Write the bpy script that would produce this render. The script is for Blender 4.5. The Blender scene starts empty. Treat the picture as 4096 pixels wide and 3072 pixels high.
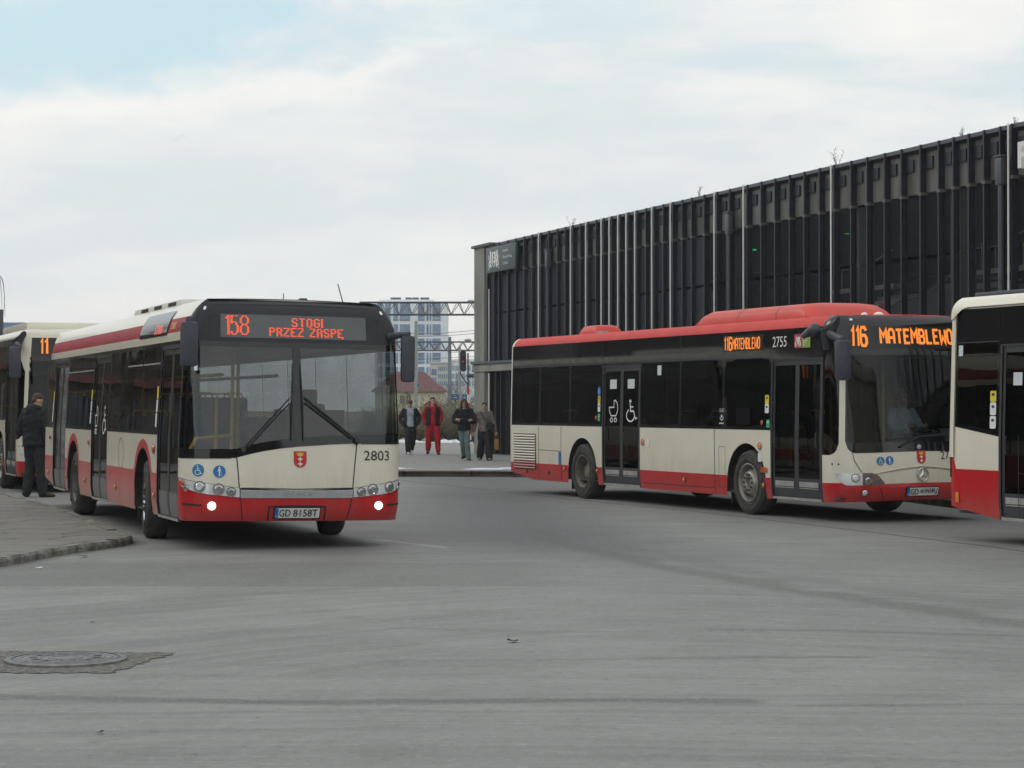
import bpy, bmesh, math, random
from math import sin, cos, tan, pi, sqrt, radians, atan2, hypot, exp
from mathutils import Vector, Matrix, noise as mnoise
RND = random.Random(11)
SC = bpy.context.scene
COL = SC.collection

# ------------------------------------------------------------------ camera
EYE = 1.633
cam_d = bpy.data.cameras.new("camera"); cam = bpy.data.objects.new("camera", cam_d); COL.objects.link(cam)
cam_d.sensor_width = 36.0; cam_d.lens = 36.0 * 8300 / 4096
cam_d.clip_start = 0.2; cam_d.clip_end = 3000
cam.location = (0, 0, EYE); cam.rotation_euler = (radians(90) + 0.0107, 0, 0)
SC.camera = cam
SC.render.resolution_x, SC.render.resolution_y = 1024, 768

# ------------------------------------------------------------------ node helpers
class X:
    """a socket with arithmetic"""
    def __init__(s, nt, sock): s.nt = nt; s.s = sock
    def _m(s, op, *a):
        n = s.nt.nodes.new('ShaderNodeMath'); n.operation = op
        for i, q in enumerate((s,) + a):
            if isinstance(q, X): s.nt.links.new(q.s, n.inputs[i])
            else: n.inputs[i].default_value = q
        return X(s.nt, n.outputs[0])
    def __add__(s, o): return s._m('ADD', o)
    def __sub__(s, o): return s._m('SUBTRACT', o)
    def __mul__(s, o): return s._m('MULTIPLY', o)
    def __truediv__(s, o): return s._m('DIVIDE', o)
    def mn(s, o): return s._m('MINIMUM', o)
    def mx(s, o): return s._m('MAXIMUM', o)
    def abs(s): return s._m('ABSOLUTE')
    def sqrt(s): return s._m('SQRT')
    def neg(s): return s._m('MULTIPLY', -1.0)
    def step(s, a, b):
        n = s.nt.nodes.new('ShaderNodeMapRange'); n.interpolation_type = 'SMOOTHSTEP'
        s.nt.links.new(s.s, n.inputs[0]); n.inputs[1].default_value = a; n.inputs[2].default_value = b
        n.inputs[3].default_value = 0; n.inputs[4].default_value = 1
        return X(s.nt, n.outputs[0])

def sepxyz(nt, sock):
    n = nt.nodes.new('ShaderNodeSeparateXYZ'); nt.links.new(sock, n.inputs[0])
    return X(nt, n.outputs[0]), X(nt, n.outputs[1]), X(nt, n.outputs[2])

def comb(nt, *a):
    n = nt.nodes.new('ShaderNodeCombineXYZ')
    for i, q in enumerate(a):
        if isinstance(q, X): nt.links.new(q.s, n.inputs[i])
        else: n.inputs[i].default_value = q
    return n.outputs[0]

def noise(nt, vec, scale, detail=4, rough=0.55, dist=0.0):
    n = nt.nodes.new('ShaderNodeTexNoise'); n.inputs['Scale'].default_value = scale
    n.inputs['Detail'].default_value = detail; n.inputs['Roughness'].default_value = rough
    n.inputs['Distortion'].default_value = dist
    nt.links.new(vec, n.inputs['Vector'])
    return X(nt, n.outputs['Fac'])

def mixc(nt, fac, a, b, blend='MIX'):
    n = nt.nodes.new('ShaderNodeMix'); n.data_type = 'RGBA'; n.blend_type = blend
    for q, k in ((fac, 0), (a, 6), (b, 7)):
        if isinstance(q, X): nt.links.new(q.s, n.inputs[k])
        elif hasattr(q, 'is_output'): nt.links.new(q, n.inputs[k])
        elif isinstance(q, (int, float)): n.inputs[k].default_value = q
        else: n.inputs[k].default_value = (*q[:3], 1)
    return n.outputs[2]

# ------------------------------------------------------------------ world: bright broken overcast
SUN_EL, SUN_AZ = radians(34), radians(-62)
world = bpy.data.worlds.new("World"); SC.world = world; world.use_nodes = True
nt = world.node_tree; nt.nodes.clear()
tc = nt.nodes.new('ShaderNodeTexCoord')
sky = nt.nodes.new('ShaderNodeTexSky'); sky.sky_type = 'NISHITA'; sky.sun_disc = False
sky.sun_elevation = SUN_EL; sky.sun_rotation = SUN_AZ; sky.air_density = 1.2; sky.dust_density = 2.0
dx, dy, dz = sepxyz(nt, tc.outputs['Generated'])
zz = dz.mx(0.0)
plane = comb(nt, dx * 2.6, dy * 0.6, zz * 11.0)           # long flat cloud banks low over the horizon
n1 = noise(nt, plane, 1.15, 6, 0.55, 0.3)
n2 = noise(nt, plane, 3.1, 6, 0.6, 0.2)
n3 = noise(nt, comb(nt, dx * 20.0, dy * 3.0, zz * 42.0), 1.0, 5, 0.6)
warm = mixc(nt, (n1 * 0.75 + n2 * 0.45).step(0.48, 0.76), (8.2, 8.75, 8.95), (10.2, 10.1, 9.75))
lowz = zz.step(0.0, 0.075)
warm = mixc(nt, lowz, (8.65, 8.5, 8.3), warm)
# the gap in the cloud to the left of the view
ex = (dx + 0.19) / 0.125; ez = (dz - 0.178 - (dx + 0.17) * 0.08) / 0.030
d2 = (ex * ex + ez * ez).sqrt() + (n3 - 0.5) * 1.5
gap = d2.step(1.25, 0.45)
ex2 = (dx - 0.02) / 0.07; ez2 = (dz - 0.185) / 0.012
gap2 = ((ex2 * ex2 + ez2 * ez2).sqrt() + (n3 - 0.5) * 1.3).step(1.3, 0.5) * 0.45
veil = (n2 * 0.9 + n1 * 0.3).step(0.62, 0.42) * zz.step(0.02, 0.2) * 0.45
tot = gap.mx(gap2).mx(veil)
blue = mixc(nt, 0.8, sky.outputs[0], (6.6, 8.9, 9.8))
rim = ((d2 - 1.25).abs()).step(0.35, 0.0) * 0.5
cl = mixc(nt, rim, warm, (10.6, 10.4, 10.0))
skyc = mixc(nt, tot, cl, blue)
bg = nt.nodes.new('ShaderNodeBackground'); bg.inputs['Strength'].default_value = 0.1
nt.links.new(skyc, bg.inputs[0])
out = nt.nodes.new('ShaderNodeOutputWorld'); nt.links.new(bg.outputs[0], out.inputs[0])

sun_d = bpy.data.lights.new("sun", 'SUN'); sun = bpy.data.objects.new("sun", sun_d); COL.objects.link(sun)
sun_d.energy = 0.5; sun_d.angle = radians(25); sun_d.color = (1, 0.95, 0.88)
sd = Vector((cos(SUN_EL) * sin(SUN_AZ), cos(SUN_EL) * cos(SUN_AZ), sin(SUN_EL)))   # towards the sun
sun.rotation_euler = sd.to_track_quat('Z', 'Y').to_euler()
SC.view_settings.view_transform = 'Standard'; SC.view_settings.look = 'None'
SC.view_settings.exposure = 0.0; SC.view_settings.gamma = 1.0
SC.cycles.max_bounces = 8; SC.cycles.transparent_max_bounces = 24; SC.cycles.use_denoising = True
SC.cycles.caustics_reflective = False; SC.cycles.caustics_refractive = False

# ------------------------------------------------------------------ materials
MATS = {}
def mat(name, col, rough=0.5, metal=0.0, var=0.10, scale=6.0, bump=0.0, bscale=60.0, dirt=None, coat=0.0, spec=0.5, streak=False):
    if name in MATS: return MATS[name]
    m = bpy.data.materials.new(name); m.use_nodes = True; t = m.node_tree
    b = t.nodes['Principled BSDF']
    tcn = t.nodes.new('ShaderNodeTexCoord'); v = tcn.outputs['Object']
    px, py, pz = sepxyz(t, v)
    vv = comb(t, px, py, pz * 0.25) if streak else v
    n = noise(t, vv, scale, 5, 0.6)
    lo = [c * (1 - var) for c in col]; hi = [min(1, c * (1 + var)) for c in col]
    c = mixc(t, n.step(0.3, 0.7), lo, hi)
    if dirt:                                   # road spray: (colour, amount, height where it ends)
        dc, amt, zt = dirt
        dn = noise(t, comb(t, px * 1.2, py * 1.2, pz * 0.5), 2.3, 6, 0.65)
        low = pz.step(zt, 0.2)
        f = (dn * 0.75 + low * 0.6 + (noise(t, comb(t, px * 7.0, py * 7.0, pz * 0.35), 1.0, 5, .7) - .5) * 0.7).step(0.45, 1.05) * amt
        c = mixc(t, f, c, dc)
        rr = f * 0.4 + rough
        t.links.new(rr.s, b.inputs['Roughness'])
    else:
        n2 = noise(t, v, scale * 3.3, 3)
        rr = (n2 - 0.5) * 0.12 + rough
        t.links.new(rr.mx(0.02).s, b.inputs['Roughness'])
    t.links.new(c, b.inputs['Base Color'])
    b.inputs['Metallic'].default_value = metal; b.inputs['Coat Weight'].default_value = coat
    b.inputs['Coat Roughness'].default_value = 0.08
    b.inputs['Specular IOR Level'].default_value = spec
    if bump:
        bn = t.nodes.new('ShaderNodeBump'); bn.inputs['Strength'].default_value = bump; bn.inputs['Distance'].default_value = 0.02
        t.links.new(noise(t, v, bscale, 4, 0.6).s, bn.inputs['Height']); t.links.new(bn.outputs[0], b.inputs['Normal'])
    MATS[name] = m; return m

def glass(name, tint, ior=1.55, rough=0.01, wavy=0.0):
    if name in MATS: return MATS[name]
    m = bpy.data.materials.new(name); m.use_nodes = True; t = m.node_tree; t.nodes.clear()
    o = t.nodes.new('ShaderNodeOutputMaterial'); mx = t.nodes.new('ShaderNodeMixShader')
    tr = t.nodes.new('ShaderNodeBsdfTransparent'); gl = t.nodes.new('ShaderNodeBsdfGlossy')
    ge = t.nodes.new('ShaderNodeNewGeometry'); dt = t.nodes.new('ShaderNodeVectorMath'); dt.operation = 'DOT_PRODUCT'
    t.links.new(ge.outputs['Incoming'], dt.inputs[0]); t.links.new(ge.outputs['Normal'], dt.inputs[1])
    f0 = ((ior - 1) / (ior + 1)) ** 2                     # Schlick's fresnel, the same from both sides of the pane
    fac = (X(t, dt.outputs['Value']).abs() * -1.0 + 1.0)._m('POWER', 5.0) * (1 - f0) + f0
    tcn = t.nodes.new('ShaderNodeTexCoord')
    n = noise(t, tcn.outputs['Object'], 1.6, 2)
    tc_ = mixc(t, n.step(0.3, 0.7), [q * 0.85 for q in tint], tint)
    t.links.new(tc_, tr.inputs[0])
    gl.inputs['Roughness'].default_value = rough
    if wavy:
        bn = t.nodes.new('ShaderNodeBump'); bn.inputs['Strength'].default_value = wavy; bn.inputs['Distance'].default_value = 0.1
        t.links.new(noise(t, tcn.outputs['Object'], 0.9, 1).s, bn.inputs['Height'])
        t.links.new(bn.outputs[0], gl.inputs['Normal'])
    t.links.new(fac.s, mx.inputs[0]); t.links.new(tr.outputs[0], mx.inputs[1]); t.links.new(gl.outputs[0], mx.inputs[2])
    t.links.new(mx.outputs[0], o.inputs[0]); MATS[name] = m; return m

def emit(name, col, strength):
    if name in MATS: return MATS[name]
    m = bpy.data.materials.new(name); m.use_nodes = True; t = m.node_tree; b = t.nodes['Principled BSDF']
    tcn = t.nodes.new('ShaderNodeTexCoord'); n = noise(t, tcn.outputs['Object'], 25, 2)
    c = mixc(t, n, [q * 0.85 for q in col], col)
    t.links.new(c, b.inputs['Emission Color']); b.inputs['Emission Strength'].default_value = strength
    b.inputs['Base Color'].default_value = (0.05, 0.05, 0.05, 1)
    MATS[name] = m; return m

CREAM = mat('cream_paint', (0.80, 0.752, 0.62), 0.28, var=0.04, scale=2, coat=0.3, dirt=((0.33, 0.27, 0.2), 0.30, 1.3))
CREAMD = mat('dust_and_glare_cream_paint', (0.80, 0.74, 0.61), 0.3, var=0.04, scale=2, coat=0.5, dirt=((0.42, 0.35, 0.26), 0.5, 1.2))  # road dust, with sky glare on the 158's side painted in as paler colour
RED = mat('red_paint', (0.53, 0.007, 0.013), 0.3, var=0.06, scale=2, coat=0.15, dirt=((0.30, 0.17, 0.13), 0.25, 0.8))
REDD = mat('dust_and_glare_red_paint', (0.58, 0.05, 0.06), 0.33, var=0.08, scale=2, coat=0.3, dirt=((0.44, 0.30, 0.25), 0.75, 1.2))  # real dust, lightened further to stand in for sky sheen missing on the side
ROOFRED = mat('roof_red', (0.60, 0.028, 0.022), 0.5, var=0.08, scale=2, spec=.3)
WINE = mat('wine_red_paint', (0.34, 0.012, 0.025), 0.5, var=0.08, scale=2, spec=.25)
MASK = mat('black_mask_paint', (0.024, 0.025, 0.031), 0.38, var=0.1, scale=3, spec=0.35)
BLACK = mat('black_rubber', (0.018, 0.018, 0.019), 0.6, var=0.15)
GLOSSB = mat('black_gloss', (0.010, 0.010, 0.012), 0.06, var=0.1, scale=2, spec=0.6)
UNDER = mat('underbody', (0.022, 0.021, 0.02), 0.85, var=0.3)
TYRE = mat('tyre_rubber', (0.055, 0.053, 0.05), 0.85, var=0.25, scale=9, bump=0.15)
RIM = mat('dusty_steel', (0.36, 0.34, 0.31), 0.45, metal=0.6, var=0.25, scale=7)
CHROME = mat('chrome_cover', (0.72, 0.72, 0.72), 0.2, metal=0.9, var=0.1)
DRUM = mat('dirty_rim', (0.17, 0.15, 0.125), 0.75, var=0.35, scale=6)
SILVER = mat('silver_trim', (0.55, 0.56, 0.57), 0.25, metal=0.6, var=0.06)
ALU = mat('aluminium_strip', (0.5, 0.49, 0.47), 0.4, metal=0.5, var=0.15)
LAMPG = mat('lamp_glass', (0.72, 0.73, 0.74), 0.15, metal=0.1, var=0.12, scale=14, coat=0.6)
LAMPD = mat('lamp_dark', (0.2, 0.2, 0.2), 0.15, metal=0.3, var=0.2, scale=20, coat=0.6)
LENS = mat('lamp_lens', (0.45, 0.45, 0.44), 0.08, metal=0.6, var=0.3, scale=25, coat=0.6)
AMBER = mat('amber_lens', (0.75, 0.25, 0.03), 0.25, var=0.15, coat=0.4)
ORLENS = mat('orange_lens', (0.55, 0.10, 0.03), 0.25, var=0.15, coat=0.4)
REDLENS = mat('red_lens', (0.45, 0.02, 0.02), 0.2, var=0.15, coat=0.5)
PLASTIC = mat('dark_plastic', (0.045, 0.048, 0.058), 0.45, var=0.12)
MIRRORP = mat('mirror_plastic', (0.05, 0.055, 0.075), 0.5, var=0.15, bump=0.05, bscale=300)
DOORF = mat('door_frame', (0.045, 0.046, 0.05), 0.35, var=0.15)
GREYP = mat('display_grey', (0.115, 0.125, 0.13), 0.35, var=0.05)
DISPB = mat('display_black', (0.012, 0.012, 0.012), 0.25, var=0.1)
WHITE = mat('white_vinyl', (0.8, 0.8, 0.78), 0.45, var=0.04)
INK = mat('black_ink', (0.012, 0.012, 0.014), 0.5, var=0.1)
BLUE = mat('blue_vinyl', (0.02, 0.17, 0.50), 0.4, var=0.05)
TEAL = mat('teal_vinyl', (0.02, 0.21, 0.40), 0.4, var=0.05)
YEL = mat('yellow_vinyl', (0.72, 0.62, 0.06), 0.45, var=0.06)
GRN = mat('green_vinyl', (0.05, 0.42, 0.17), 0.45, var=0.06)
LIME = mat('lime_vinyl', (0.28, 0.40, 0.05), 0.45, var=0.06)
CRIM = mat('crimson_vinyl', (0.52, 0.025, 0.06), 0.45, var=0.05)
CRESTR = mat('crest_red', (0.58, 0.03, 0.03), 0.4, var=0.04)
GOLD = mat('crest_gold', (0.75, 0.52, 0.05), 0.4, var=0.1)
PAPER = mat('paper_sheet', (0.62, 0.66, 0.68), 0.7, var=0.05)
RAIL = mat('yellow_rail', (0.92, 0.60, 0.015), 0.35, var=0.06)
INTER = mat('interior_grey', (0.17, 0.18, 0.19), 0.6, var=0.1)
INTD = mat('interior_dark', (0.05, 0.052, 0.058), 0.7, var=0.15)
SEATF = mat('seat_fabric', (0.045, 0.07, 0.16), 0.85, var=0.3, scale=14)
def meshmat(name, col, alpha):
    m = bpy.data.materials.new(name); m.use_nodes = True; t = m.node_tree; b = t.nodes['Principled BSDF']
    v = t.nodes.new('ShaderNodeTexCoord').outputs['Object']; c = mixc(t, noise(t, v, 1.5, 4), [q * .75 for q in col], [q * 1.2 for q in col])
    t.links.new(c, b.inputs['Base Color']); b.inputs['Roughness'].default_value = .6; b.inputs['Specular IOR Level'].default_value = .2; b.inputs['Alpha'].default_value = alpha
    return m
GL_CLEAR = glass('clear_glass', (0.62, 0.67, 0.685), 1.85, wavy=0.03)
GL_SIDE = glass('side_glass', (0.36, 0.40, 0.41), 1.6, wavy=0.05)
GL_DARK = glass('tinted_glass', (0.09, 0.095, 0.10), 1.62, wavy=0.10)
GL_DOOR = glass('door_glass', (0.13, 0.145, 0.145), 1.42, wavy=0.04)
GL_WIN2 = glass('windscreen_glass', (0.46, 0.50, 0.52), 1.5, wavy=0.10)
LEDR = emit('led_red_orange', (1.0, 0.10, 0.025), 1.6)
LEDA = emit('led_amber', (1.0, 0.24, 0.008), 1.25)
LAMPON = emit('lamp_on', (1.0, 0.97, 0.93), 9.0)
EXITG = emit('exit_green', (0.02, 0.9, 0.18), 1.0)
REDON = emit('signal_red', (1.0, 0.03, 0.03), 0.5)

# ------------------------------------------------------------------ mesh builder
class MB:
    def __init__(s): s.v = []; s.f = []; s.m = []
    def add(s, vs, fs, mi=0):
        b = len(s.v); s.v += [tuple(p) for p in vs]
        for f in fs: s.f.append([i + b for i in f]); s.m.append(mi)
    def poly(s, pts, mi=0): s.add(pts, [list(range(len(pts)))], mi)
    def grid(s, rows, mi=0, closed=False):
        n = len(rows[0]); vs = [p for r in rows for p in r]; fs = []
        for i in range(len(rows) - 1):
            for j in range(n if closed else n - 1):
                k = (j + 1) % n
                fs.append([i * n + j, i * n + k, (i + 1) * n + k, (i + 1) * n + j])
        s.add(vs, fs, mi)
    def box(s, c, size, mi=0, bev=0.0, M=None, taper=None):
        bm = bmesh.new(); bmesh.ops.create_cube(bm, size=1.0)
        for v in bm.verts:
            tp = 1.0
            if taper and v.co.z > 0: v.co.x *= taper[0]; v.co.y *= taper[1]
            v.co = Vector((v.co.x * size[0], v.co.y * size[1], v.co.z * size[2]))
        if bev: bmesh.ops.bevel(bm, geom=bm.edges[:], offset=bev, segments=2, profile=0.6, affect='EDGES')
        bm.verts.index_update()
        c = Vector(c)
        vs = [(M @ v.co if M else v.co) + c for v in bm.verts]
        s.add(vs, [[v.index for v in f.verts] for f in bm.faces], mi); bm.free()
    def tube(s, pts, r, n=8, mi=0, caps=True):
        pts = [Vector(p) for p in pts]; k = len(pts)
        rs = r if isinstance(r, (list, tuple)) else [r] * k
        rows = []; prev = None
        for i, p in enumerate(pts):
            d = (pts[min(i + 1, k - 1)] - pts[max(i - 1, 0)])
            d = d.normalized() if d.length > 1e-9 else Vector((0, 0, 1))
            if prev is None:
                a = d.orthogonal().normalized()
            else:
                a = (prev - d * prev.dot(d)); a = a.normalized() if a.length > 1e-6 else d.orthogonal().normalized()
            prev = a; b = d.cross(a)
            rows.append([p + (a * cos(2 * pi * j / n) + b * sin(2 * pi * j / n)) * rs[i] for j in range(n)])
        base = len(s.v); s.grid(rows, mi, True)
        if caps:
            s.f.append([base + j for j in range(n)][::-1]); s.m.append(mi)
            s.f.append([base + (k - 1) * n + j for j in range(n)]); s.m.append(mi)
    def ball(s, c, r, mi=0, nu=14, nv=9):
        r = r if isinstance(r, (list, tuple)) else (r, r, r); c = Vector(c); rows = []
        for i in range(nv + 1):
            a = -pi / 2 + pi * i / nv
            rr = max(cos(a), 0.004)
            rows.append([c + Vector((r[0] * rr * cos(2 * pi * j / nu), r[1] * rr * sin(2 * pi * j / nu), r[2] * sin(a))) for j in range(nu)])
        base = len(s.v); s.grid(rows, mi, True)
        s.f.append([base + j for j in range(nu)][::-1]); s.m.append(mi)
        s.f.append([base + nv * nu + j for j in range(nu)]); s.m.append(mi)
    def loft(s, secs, n=20, mi=0, caps=True, arc=None):
        """secs: (z, cx, cy, rx, ry); arc=(a0,a1) leaves an opening"""
        rows = []
        for (z, cx, cy, rx, ry) in secs:
            if arc: row = [(cx + rx * cos(arc[0] + (arc[1] - arc[0]) * j / (n - 1)), cy + ry * sin(arc[0] + (arc[1] - arc[0]) * j / (n - 1)), z) for j in range(n)]
            else: row = [(cx + rx * cos(2 * pi * j / n), cy + ry * sin(2 * pi * j / n), z) for j in range(n)]
            rows.append(row)
        base = len(s.v); s.grid(rows, mi, arc is None)
        if caps and not arc:
            s.f.append([base + j for j in range(n)][::-1]); s.m.append(mi)
            s.f.append([base + (len(secs) - 1) * n + j for j in range(n)]); s.m.append(mi)
    def lathe(s, prof, M, n=40, mi=0):
        """prof: (radius, axial) pairs, revolved about local Z of M"""
        rows = [[M @ Vector((r * cos(2 * pi * j / n), r * sin(2 * pi * j / n), a)) for j in range(n)] for r, a in prof]
        s.grid(rows, mi, True)
    def disc(s, r, M, n=24, mi=0):
        s.poly([M @ Vector((r * cos(2 * pi * j / n), r * sin(2 * pi * j / n), 0)) for j in range(n)], mi)
    def build(s, name, mats, parent=None, smooth=35, weld=True):
        me = bpy.data.meshes.new(name); me.from_pydata([tuple(p) for p in s.v], [], s.f)
        mats = mats if isinstance(mats, (list, tuple)) else [mats]
        for m in mats: me.materials.append(m)
        if len(mats) > 1: me.polygons.foreach_set('material_index', s.m)
        if weld:
            bm = bmesh.new(); bm.from_mesh(me)
            bmesh.ops.remove_doubles(bm, verts=bm.verts, dist=0.0004)
            bmesh.ops.dissolve_degenerate(bm, edges=bm.edges, dist=0.0001)
            bm.to_mesh(me); bm.free()
        if smooth:
            me.polygons.foreach_set('use_smooth', [True] * len(me.polygons))
            me.set_sharp_from_angle(angle=radians(smooth))
        me.update()
        o = bpy.data.objects.new(name, me); COL.objects.link(o)
        if parent: o.parent = parent
        return o

def remeshed(mb, name, material, parent, voxel=0.012, smooth=4, wr=0.0):
    o = mb.build(name, material, None, smooth=0, weld=False)
    md = o.modifiers.new('r', 'REMESH'); md.mode = 'VOXEL'; md.voxel_size = voxel
    if smooth:
        sm = o.modifiers.new('s', 'SMOOTH'); sm.factor = 0.5; sm.iterations = smooth
    dg = bpy.context.evaluated_depsgraph_get(); dg.update()
    me = bpy.data.meshes.new_from_object(o.evaluated_get(dg))
    me.name = name; o.modifiers.clear(); o.data = me
    if not me.materials: me.materials.append(material)
    if wr:                                                  # folds in the cloth
        nn = [v.normal.copy() for v in me.vertices]
        for v, q in zip(me.vertices, nn):
            c = v.co; f = mnoise.noise(Vector((c.x * 9 + c.z * 4, c.y * 9, c.z * 15))) + .5 * mnoise.noise(Vector((c.x * 22, c.y * 22, c.z * 30 + c.x * 10)))
            v.co = c + q * wr * f
    me.polygons.foreach_set('use_smooth', [True] * len(me.polygons))
    if parent: o.parent = parent
    return o

def tag(o, label=None, cat=None, group=None, kind=None):
    if label: o['label'] = label
    if cat: o['category'] = cat
    if group: o['group'] = group
    if kind: o['kind'] = kind
    return o

def empty(name, loc, rot=(0, 0, 0)):
    o = bpy.data.objects.new(name, None); COL.objects.link(o); o.location = loc; o.rotation_euler = rot
    o.empty_display_size = 0.3
    return o

def copy_tree(o, parent=None):
    c = o.copy(); COL.objects.link(c)
    if parent: c.parent = parent
    for ch in list(o.children): copy_tree(ch, c)
    return c

# ------------------------------------------------------------------ lettering
_TXT = {}
def text_polys(s, bold=0.0):
    k = (s, bold)
    if k in _TXT: return _TXT[k]
    cu = bpy.data.curves.new('t', 'FONT'); cu.body = s; cu.size = 1.0; cu.resolution_u = 3; cu.offset = bold
    o = bpy.data.objects.new('t', cu); COL.objects.link(o)
    dg = bpy.context.evaluated_depsgraph_get(); dg.update()
    ev = o.evaluated_get(dg); me = ev.to_mesh()
    vs = [(v.co.x, v.co.y) for v in me.vertices]; fs = [list(p.vertices) for p in me.polygons]
    ev.to_mesh_clear(); bpy.data.objects.remove(o); bpy.data.curves.remove(cu)
    x0 = min(v[0] for v in vs); x1 = max(v[0] for v in vs); y0 = min(v[1] for v in vs); y1 = max(v[1] for v in vs)
    _TXT[k] = (vs, fs, x0, x1, y0, y1); return _TXT[k]

def text(mb, s, fmap, w, h, mi=0, bold=0.0):
    """letters fitted to a w x h box centred on (0,0) and mapped by fmap(x, y)"""
    vs, fs, x0, x1, y0, y1 = text_polys(s, bold)
    mb.add([fmap(((x - x0) / (x1 - x0) - 0.5) * w, ((y - y0) / (y1 - y0) - 0.5) * h) for x, y in vs], fs, mi)

def stroke2(pts, w, closed=False):
    """mitred ribbon in 2D -> list of quads"""
    P = [Vector(p) for p in pts]; n = len(P); L = []; Rr = []
    for i in range(n):
        if closed: a = P[(i - 1) % n]; c = P[(i + 1) % n]
        else: a = P[max(i - 1, 0)]; c = P[min(i + 1, n - 1)]
        b = P[i]
        d1 = (b - a).normalized() if (b - a).length > 1e-9 else (c - b).normalized()
        d2 = (c - b).normalized() if (c - b).length > 1e-9 else d1
        t = d1 + d2
        t = t.normalized() if t.length > 1e-6 else d1
        nn = Vector((-t.y, t.x)); d = Vector((-d1.y, d1.x))
        k = min(1.0 / max(nn.dot(d), 0.35), 2.2)
        L.append(b + nn * w * 0.5 * k); Rr.append(b - nn * w * 0.5 * k)
    q = []
    for i in range(n if closed else n - 1):
        j = (i + 1) % n; q.append([L[i], L[j], Rr[j], Rr[i]])
    return q
def stroke(mb, pts, w, fmap, mi=0, closed=False):
    P = []
    for a, b in zip(pts, list(pts[1:]) + ([pts[0]] if closed else [])):
        k = max(1, int(hypot(b[0] - a[0], b[1] - a[1]) / 0.07)); P += [(a[0] + (b[0] - a[0]) * i / k, a[1] + (b[1] - a[1]) * i / k) for i in range(k)]
    pts = P if closed else P + [pts[-1]]
    for q in stroke2(pts, w, closed): mb.poly([fmap(p.x, p.y) for p in q], mi)
def circ(cx, cy, r, n=16, a0=0, a1=2 * pi, ry=None):
    ry = ry or r
    full = abs(a1 - a0 - 2 * pi) < 1e-6
    return [(cx + r * cos(a0 + (a1 - a0) * i / (n if full else n - 1)), cy + ry * sin(a0 + (a1 - a0) * i / (n if full else n - 1))) for i in range(n)]

GLY = {'1': [[(0.6, 5.4), (2, 7), (2, 0)]], '6': [[(3.8, 5.8), (3, 7), (1, 7), (0.2, 5.8), (0.2, 1.2), (1, 0.1), (3, 0.1), (3.8, 1.2), (3.8, 3), (3, 4), (1, 4), (0.25, 3.2)]],
       'M': [[(0, 0), (0, 7), (2, 3.6), (4, 7), (4, 0)]], 'A': [[(0.2, 0), (0.2, 5.7), (1.2, 7), (2.8, 7), (3.8, 5.7), (3.8, 0)], [(0.5, 2.9), (3.5, 2.9)]],
       'T': [[(0, 6.8), (4, 6.8)], [(2, 6.5), (2, 0)]], 'E': [[(3.8, 6.8), (0.3, 6.8), (0.3, 0.2), (3.8, 0.2)], [(0.6, 3.6), (3, 3.6)]],
       'B': [[(0.3, 3.6), (0.3, 6.8), (2.8, 6.8), (3.6, 6), (3.6, 4.4), (2.9, 3.6), (3.7, 2.8), (3.7, 1), (2.9, 0.2), (0.3, 0.2), (0.3, 3.3)], [(0.6, 3.6), (2.6, 3.6)]],
       'L': [[(0.3, 7), (0.3, 0.2), (3.8, 0.2)]], 'W': [[(0, 7), (0.3, 0), (2, 3.4), (3.7, 0), (4, 7)]],
       'O': [[(1.1, 0.1), (0.2, 1.3), (0.2, 5.7), (1.1, 6.9), (2.9, 6.9), (3.8, 5.7), (3.8, 1.3), (2.9, 0.1), (1.1, 0.1)]]}
def led_line(mb, s, fmap, x0, z0, cw, h, gap, w, mi=0):
    """stroke letters, lower left corner at (x0,z0), cell width cw, letter height h"""
    x = x0
    for ch in s:
        if ch == ' ': x += cw * 0.5 + gap; continue
        for st in GLY[ch]:
            stroke(mb, [(x + p[0] / 4 * cw, z0 + p[1] / 7 * h) for p in st], w, fmap, mi)
        x += (cw * 0.72 if ch == '1' else cw) + gap
    return x
DOT = {'S': ".#### ##..## ##.... .####. ....## ##..## .####.", 'T': "###### ..##.. ..##.. ..##.. ..##.. ..##.. ..##..",
       'O': ".####. ##..## ##..## ##..## ##..## ##..## .####.", 'G': ".####. ##..## ##.... ##.### ##..## ##..## .####.",
       'I': "## ## ## ## ## ## ##", 'P': "#####. ##..## ##..## #####. ##.... ##.... ##....", 'R': "#####. ##..## ##..## #####. ##.##. ##..## ##..##",
       'Z': "###### ....## ...##. ..##.. .##... ##.... ######", 'E': "###### ##.... ##.... ####.. ##.... ##.... ######",
       'A': ".####. ##..## ##..## ###### ##..## ##..## ##..##", 'K': "###### ##.... ##.... ####.. ##.... ##.... ###### ....##", ' ': ". . . . . . ."}
DOT['1b'] = "..## .### #### ..## ..## ..## ..## ..## ..## ..## ..## ..## ..## ..## ..## ..##"
DOT['5b'] = "###.##. ##..... ##..... ##..... ##..... #####.. ##..##. ....##. .....## .....## .....## .....## .....## ##...## ##..##. .####.."
DOT['8b'] = "..####.. .##..##. ##....## ##....## ##....## ##....## .##..##. ..####.. .##..##. ##....## ##....## ##....## ##....## ##....## .##..##. ..####.."
def dots(mb, keys, fmap, x0, ztop, p, mi=0, gap=1, fill=0.72, pz=None):
    pz = pz or p
    x = x0
    for k in keys:
        rows = DOT[k].split(); wd = max(len(r) for r in rows)
        for i, r in enumerate(rows):
            for j, ch in enumerate(r):
                if ch == '#':
                    cx = x + j * p; cz = ztop - i * pz; a = p * fill * 0.5
                    mb.poly([fmap(cx + a * q[0], cz + a * q[1]) for q in ((-1, -.45), (-.45, -1), (.45, -1), (1, -.45), (1, .45), (.45, 1), (-.45, 1), (-1, .45))], mi)
        x += (wd + gap) * p
    return x
import numpy as np
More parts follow.
